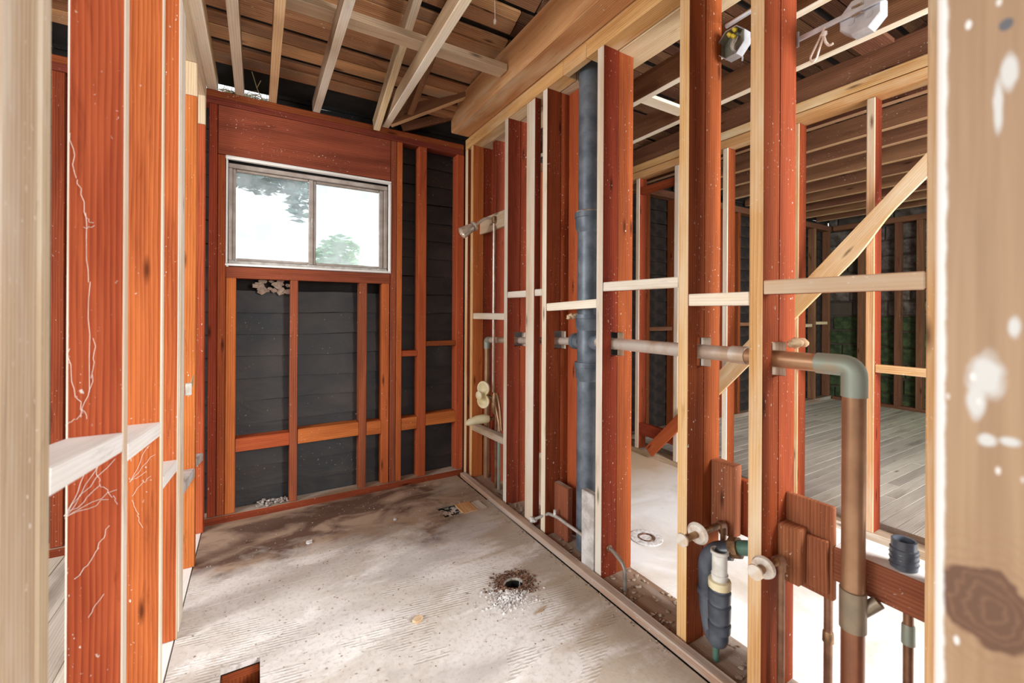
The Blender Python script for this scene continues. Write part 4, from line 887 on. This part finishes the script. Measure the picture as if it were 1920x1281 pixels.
# ------------------------------------------------------------------ eave nest, cobwebs
def strands(name, label, cat, segs, rad, mat, kind=None):
    bm = bmesh.new(); o = Vector(segs[0][0])
    for s_ in segs: tube_bm(bm, [Vector(p) - o for p in s_], rad, 4, False)
    return link(name, fin(bm), mat, None, o, label=label, cat=cat, kind=kind)
sg = []
for i in range(240):
    c = Vector((R.uniform(-0.18, 0.05), R.uniform(2.93, 3.0), 2.437 + abs(R.gauss(0, 0.014)))); d_ = Vector((R.gauss(0, 1), R.gauss(0, .5), R.gauss(0, .35))).normalized() * R.uniform(0.015, 0.05)
    sg.append([c - d_, c + Vector((0, 0, R.uniform(0, .006))), c + d_])
strands('nest_grass', 'dry grass nest packed on the wall plate at the eave', 'nest', sg, 0.0011, 'twig', 'stuff')
strands('twig', 'thin dry twig poking up between two ceiling joists', 'twig', [[(0.02, 2.94, 2.44), (-0.01, 2.90, 2.49), (-0.035, 2.86, 2.56)], [(-0.01, 2.90, 2.49), (0.01, 2.88, 2.53)]], 0.0025, 'twig')
def web(label, y, pts, fan):
    sg = []
    for a, b in pts:
        a, b = Vector(a), Vector(b); n_ = 6
        sg.append([a.lerp(b, i / n_) + Vector((R.uniform(-.003, .003), 0, R.uniform(-.004, .004))) for i in range(n_ + 1)])
    for c, n_, r_ in fan:
        for i in range(n_):
            a = R.uniform(0.6, 1.5) + (math.pi if i % 2 else 0); e_ = Vector(c) + Vector((math.cos(a) * r_ * R.uniform(.4, 1), -abs(R.gauss(0, .008)), math.sin(a) * r_ * R.uniform(.4, 1.3))); sg.append([Vector(c), Vector(c).lerp(e_, .5) + Vector((0, 0, -.004)), e_])
    strands('cobweb', label, 'cobweb', sg, 0.00045, 'web', 'stuff')
Yw = 1.2195
def seg(*p): return [((a[0], Yw, a[1]), (b[0], Yw, b[1])) for a, b in zip(p, p[1:])]
web('dusty cobweb strands down the big orange stud above the white block', Yw, seg((-0.332, 1.56), (-0.322, 1.47), (-0.308, 1.40), (-0.303, 1.26), (-0.298, 1.03)) + seg((-0.293, 1.14), (-0.296, 1.06), (-0.312, 0.98), (-0.335, 0.965)) + seg((-0.334, 1.12), (-0.322, 1.02), (-0.303, 0.975)) + seg((-0.312, 1.40), (-0.298, 1.38)) + seg((-0.310, 1.37), (-0.296, 1.375)), [])
O = (-0.3365, 0.775)
web('fan of cobwebs on the big orange stud below the white block', Yw, sum([seg(O, e) for e in ((-0.262, 0.885), (-0.274, 0.900), (-0.256, 0.815), (-0.270, 0.800), (-0.300, 0.870), (-0.285, 0.830))], []) + seg((-0.290, 0.875), (-0.284, 0.835), (-0.262, 0.80), (-0.255, 0.785)) + seg((-0.32, 0.64), (-0.285, 0.70), (-0.27, 0.74)) + seg((-0.30, 0.56), (-0.275, 0.60)), [])
Yw = 1.6435
O = (-0.3165, 0.70)
web('cobwebs across the second stud of the left wall', Yw, sum([seg(O, e) for e in ((-0.275, 0.80), (-0.262, 0.77), (-0.282, 0.72))], []) + seg((-0.312, 0.655), (-0.288, 0.69), (-0.27, 0.705)) + seg((-0.314, 0.64), (-0.30, 0.60), (-0.29, 0.56)), [])

# ------------------------------------------------------------------ outside the window
def leaves(name, parent, c, rad, n, size, mat):
    bm = bmesh.new()
    for i in range(n):
        while True:
            p = Vector((R.uniform(-1, 1), R.uniform(-1, 1), R.uniform(-1, 1)))
            if p.length < 1: break
        p = Vector((p.x * rad[0], p.y * rad[1], p.z * rad[2])); q = Matrix.Rotation(R.uniform(0, 6.28), 3, 'Z') @ Matrix.Rotation(R.uniform(-1.2, 1.2), 3, 'X'); s_ = size * R.uniform(.6, 1.3)
        vs_ = [bm.verts.new(p + q @ Vector(v)) for v in ((-s_, 0, 0), (0, -s_ * .45, s_ * .1), (s_, 0, 0), (0, s_ * .45, s_ * .1))]; bm.faces.new(vs_)
    me = bpy.data.meshes.new('leaves'); bm.to_mesh(me); bm.free(); return link(name, me, mat, parent, c, kind='stuff')
tt = root('tree', 'blue green tree showing through the upper part of the window', 'tree', (0.2, 8.2, -0.5))
leaves('foliage', tt, (0.05, 8.2, 3.75), (0.75, 0.6, 0.62), 1500, 0.10, 'leafteal'); leaves('foliage', tt, (0.58, 8.0, 3.15), (0.20, 0.3, 0.48), 260, 0.09, 'leafteal')
tube('trunk', tt, [(-1.2, 8.6, -0.5), (-1.15, 8.6, 2.0), (-0.3, 8.3, 4.0)], [0.14, 0.12, 0.05], 'bark', 10)
ss = root('shrub', 'bright green shrub showing low in the window', 'shrub', (1.4, 6.6, -0.5))
leaves('foliage', ss, (1.02, 6.6, 1.85), (0.36, 0.4, 0.45), 1200, 0.06, 'leafgreen'); tube('stem', ss, [(1.05, 6.6, -0.5), (1.03, 6.6, 1.7)], [0.05, 0.02], 'bark', 8)
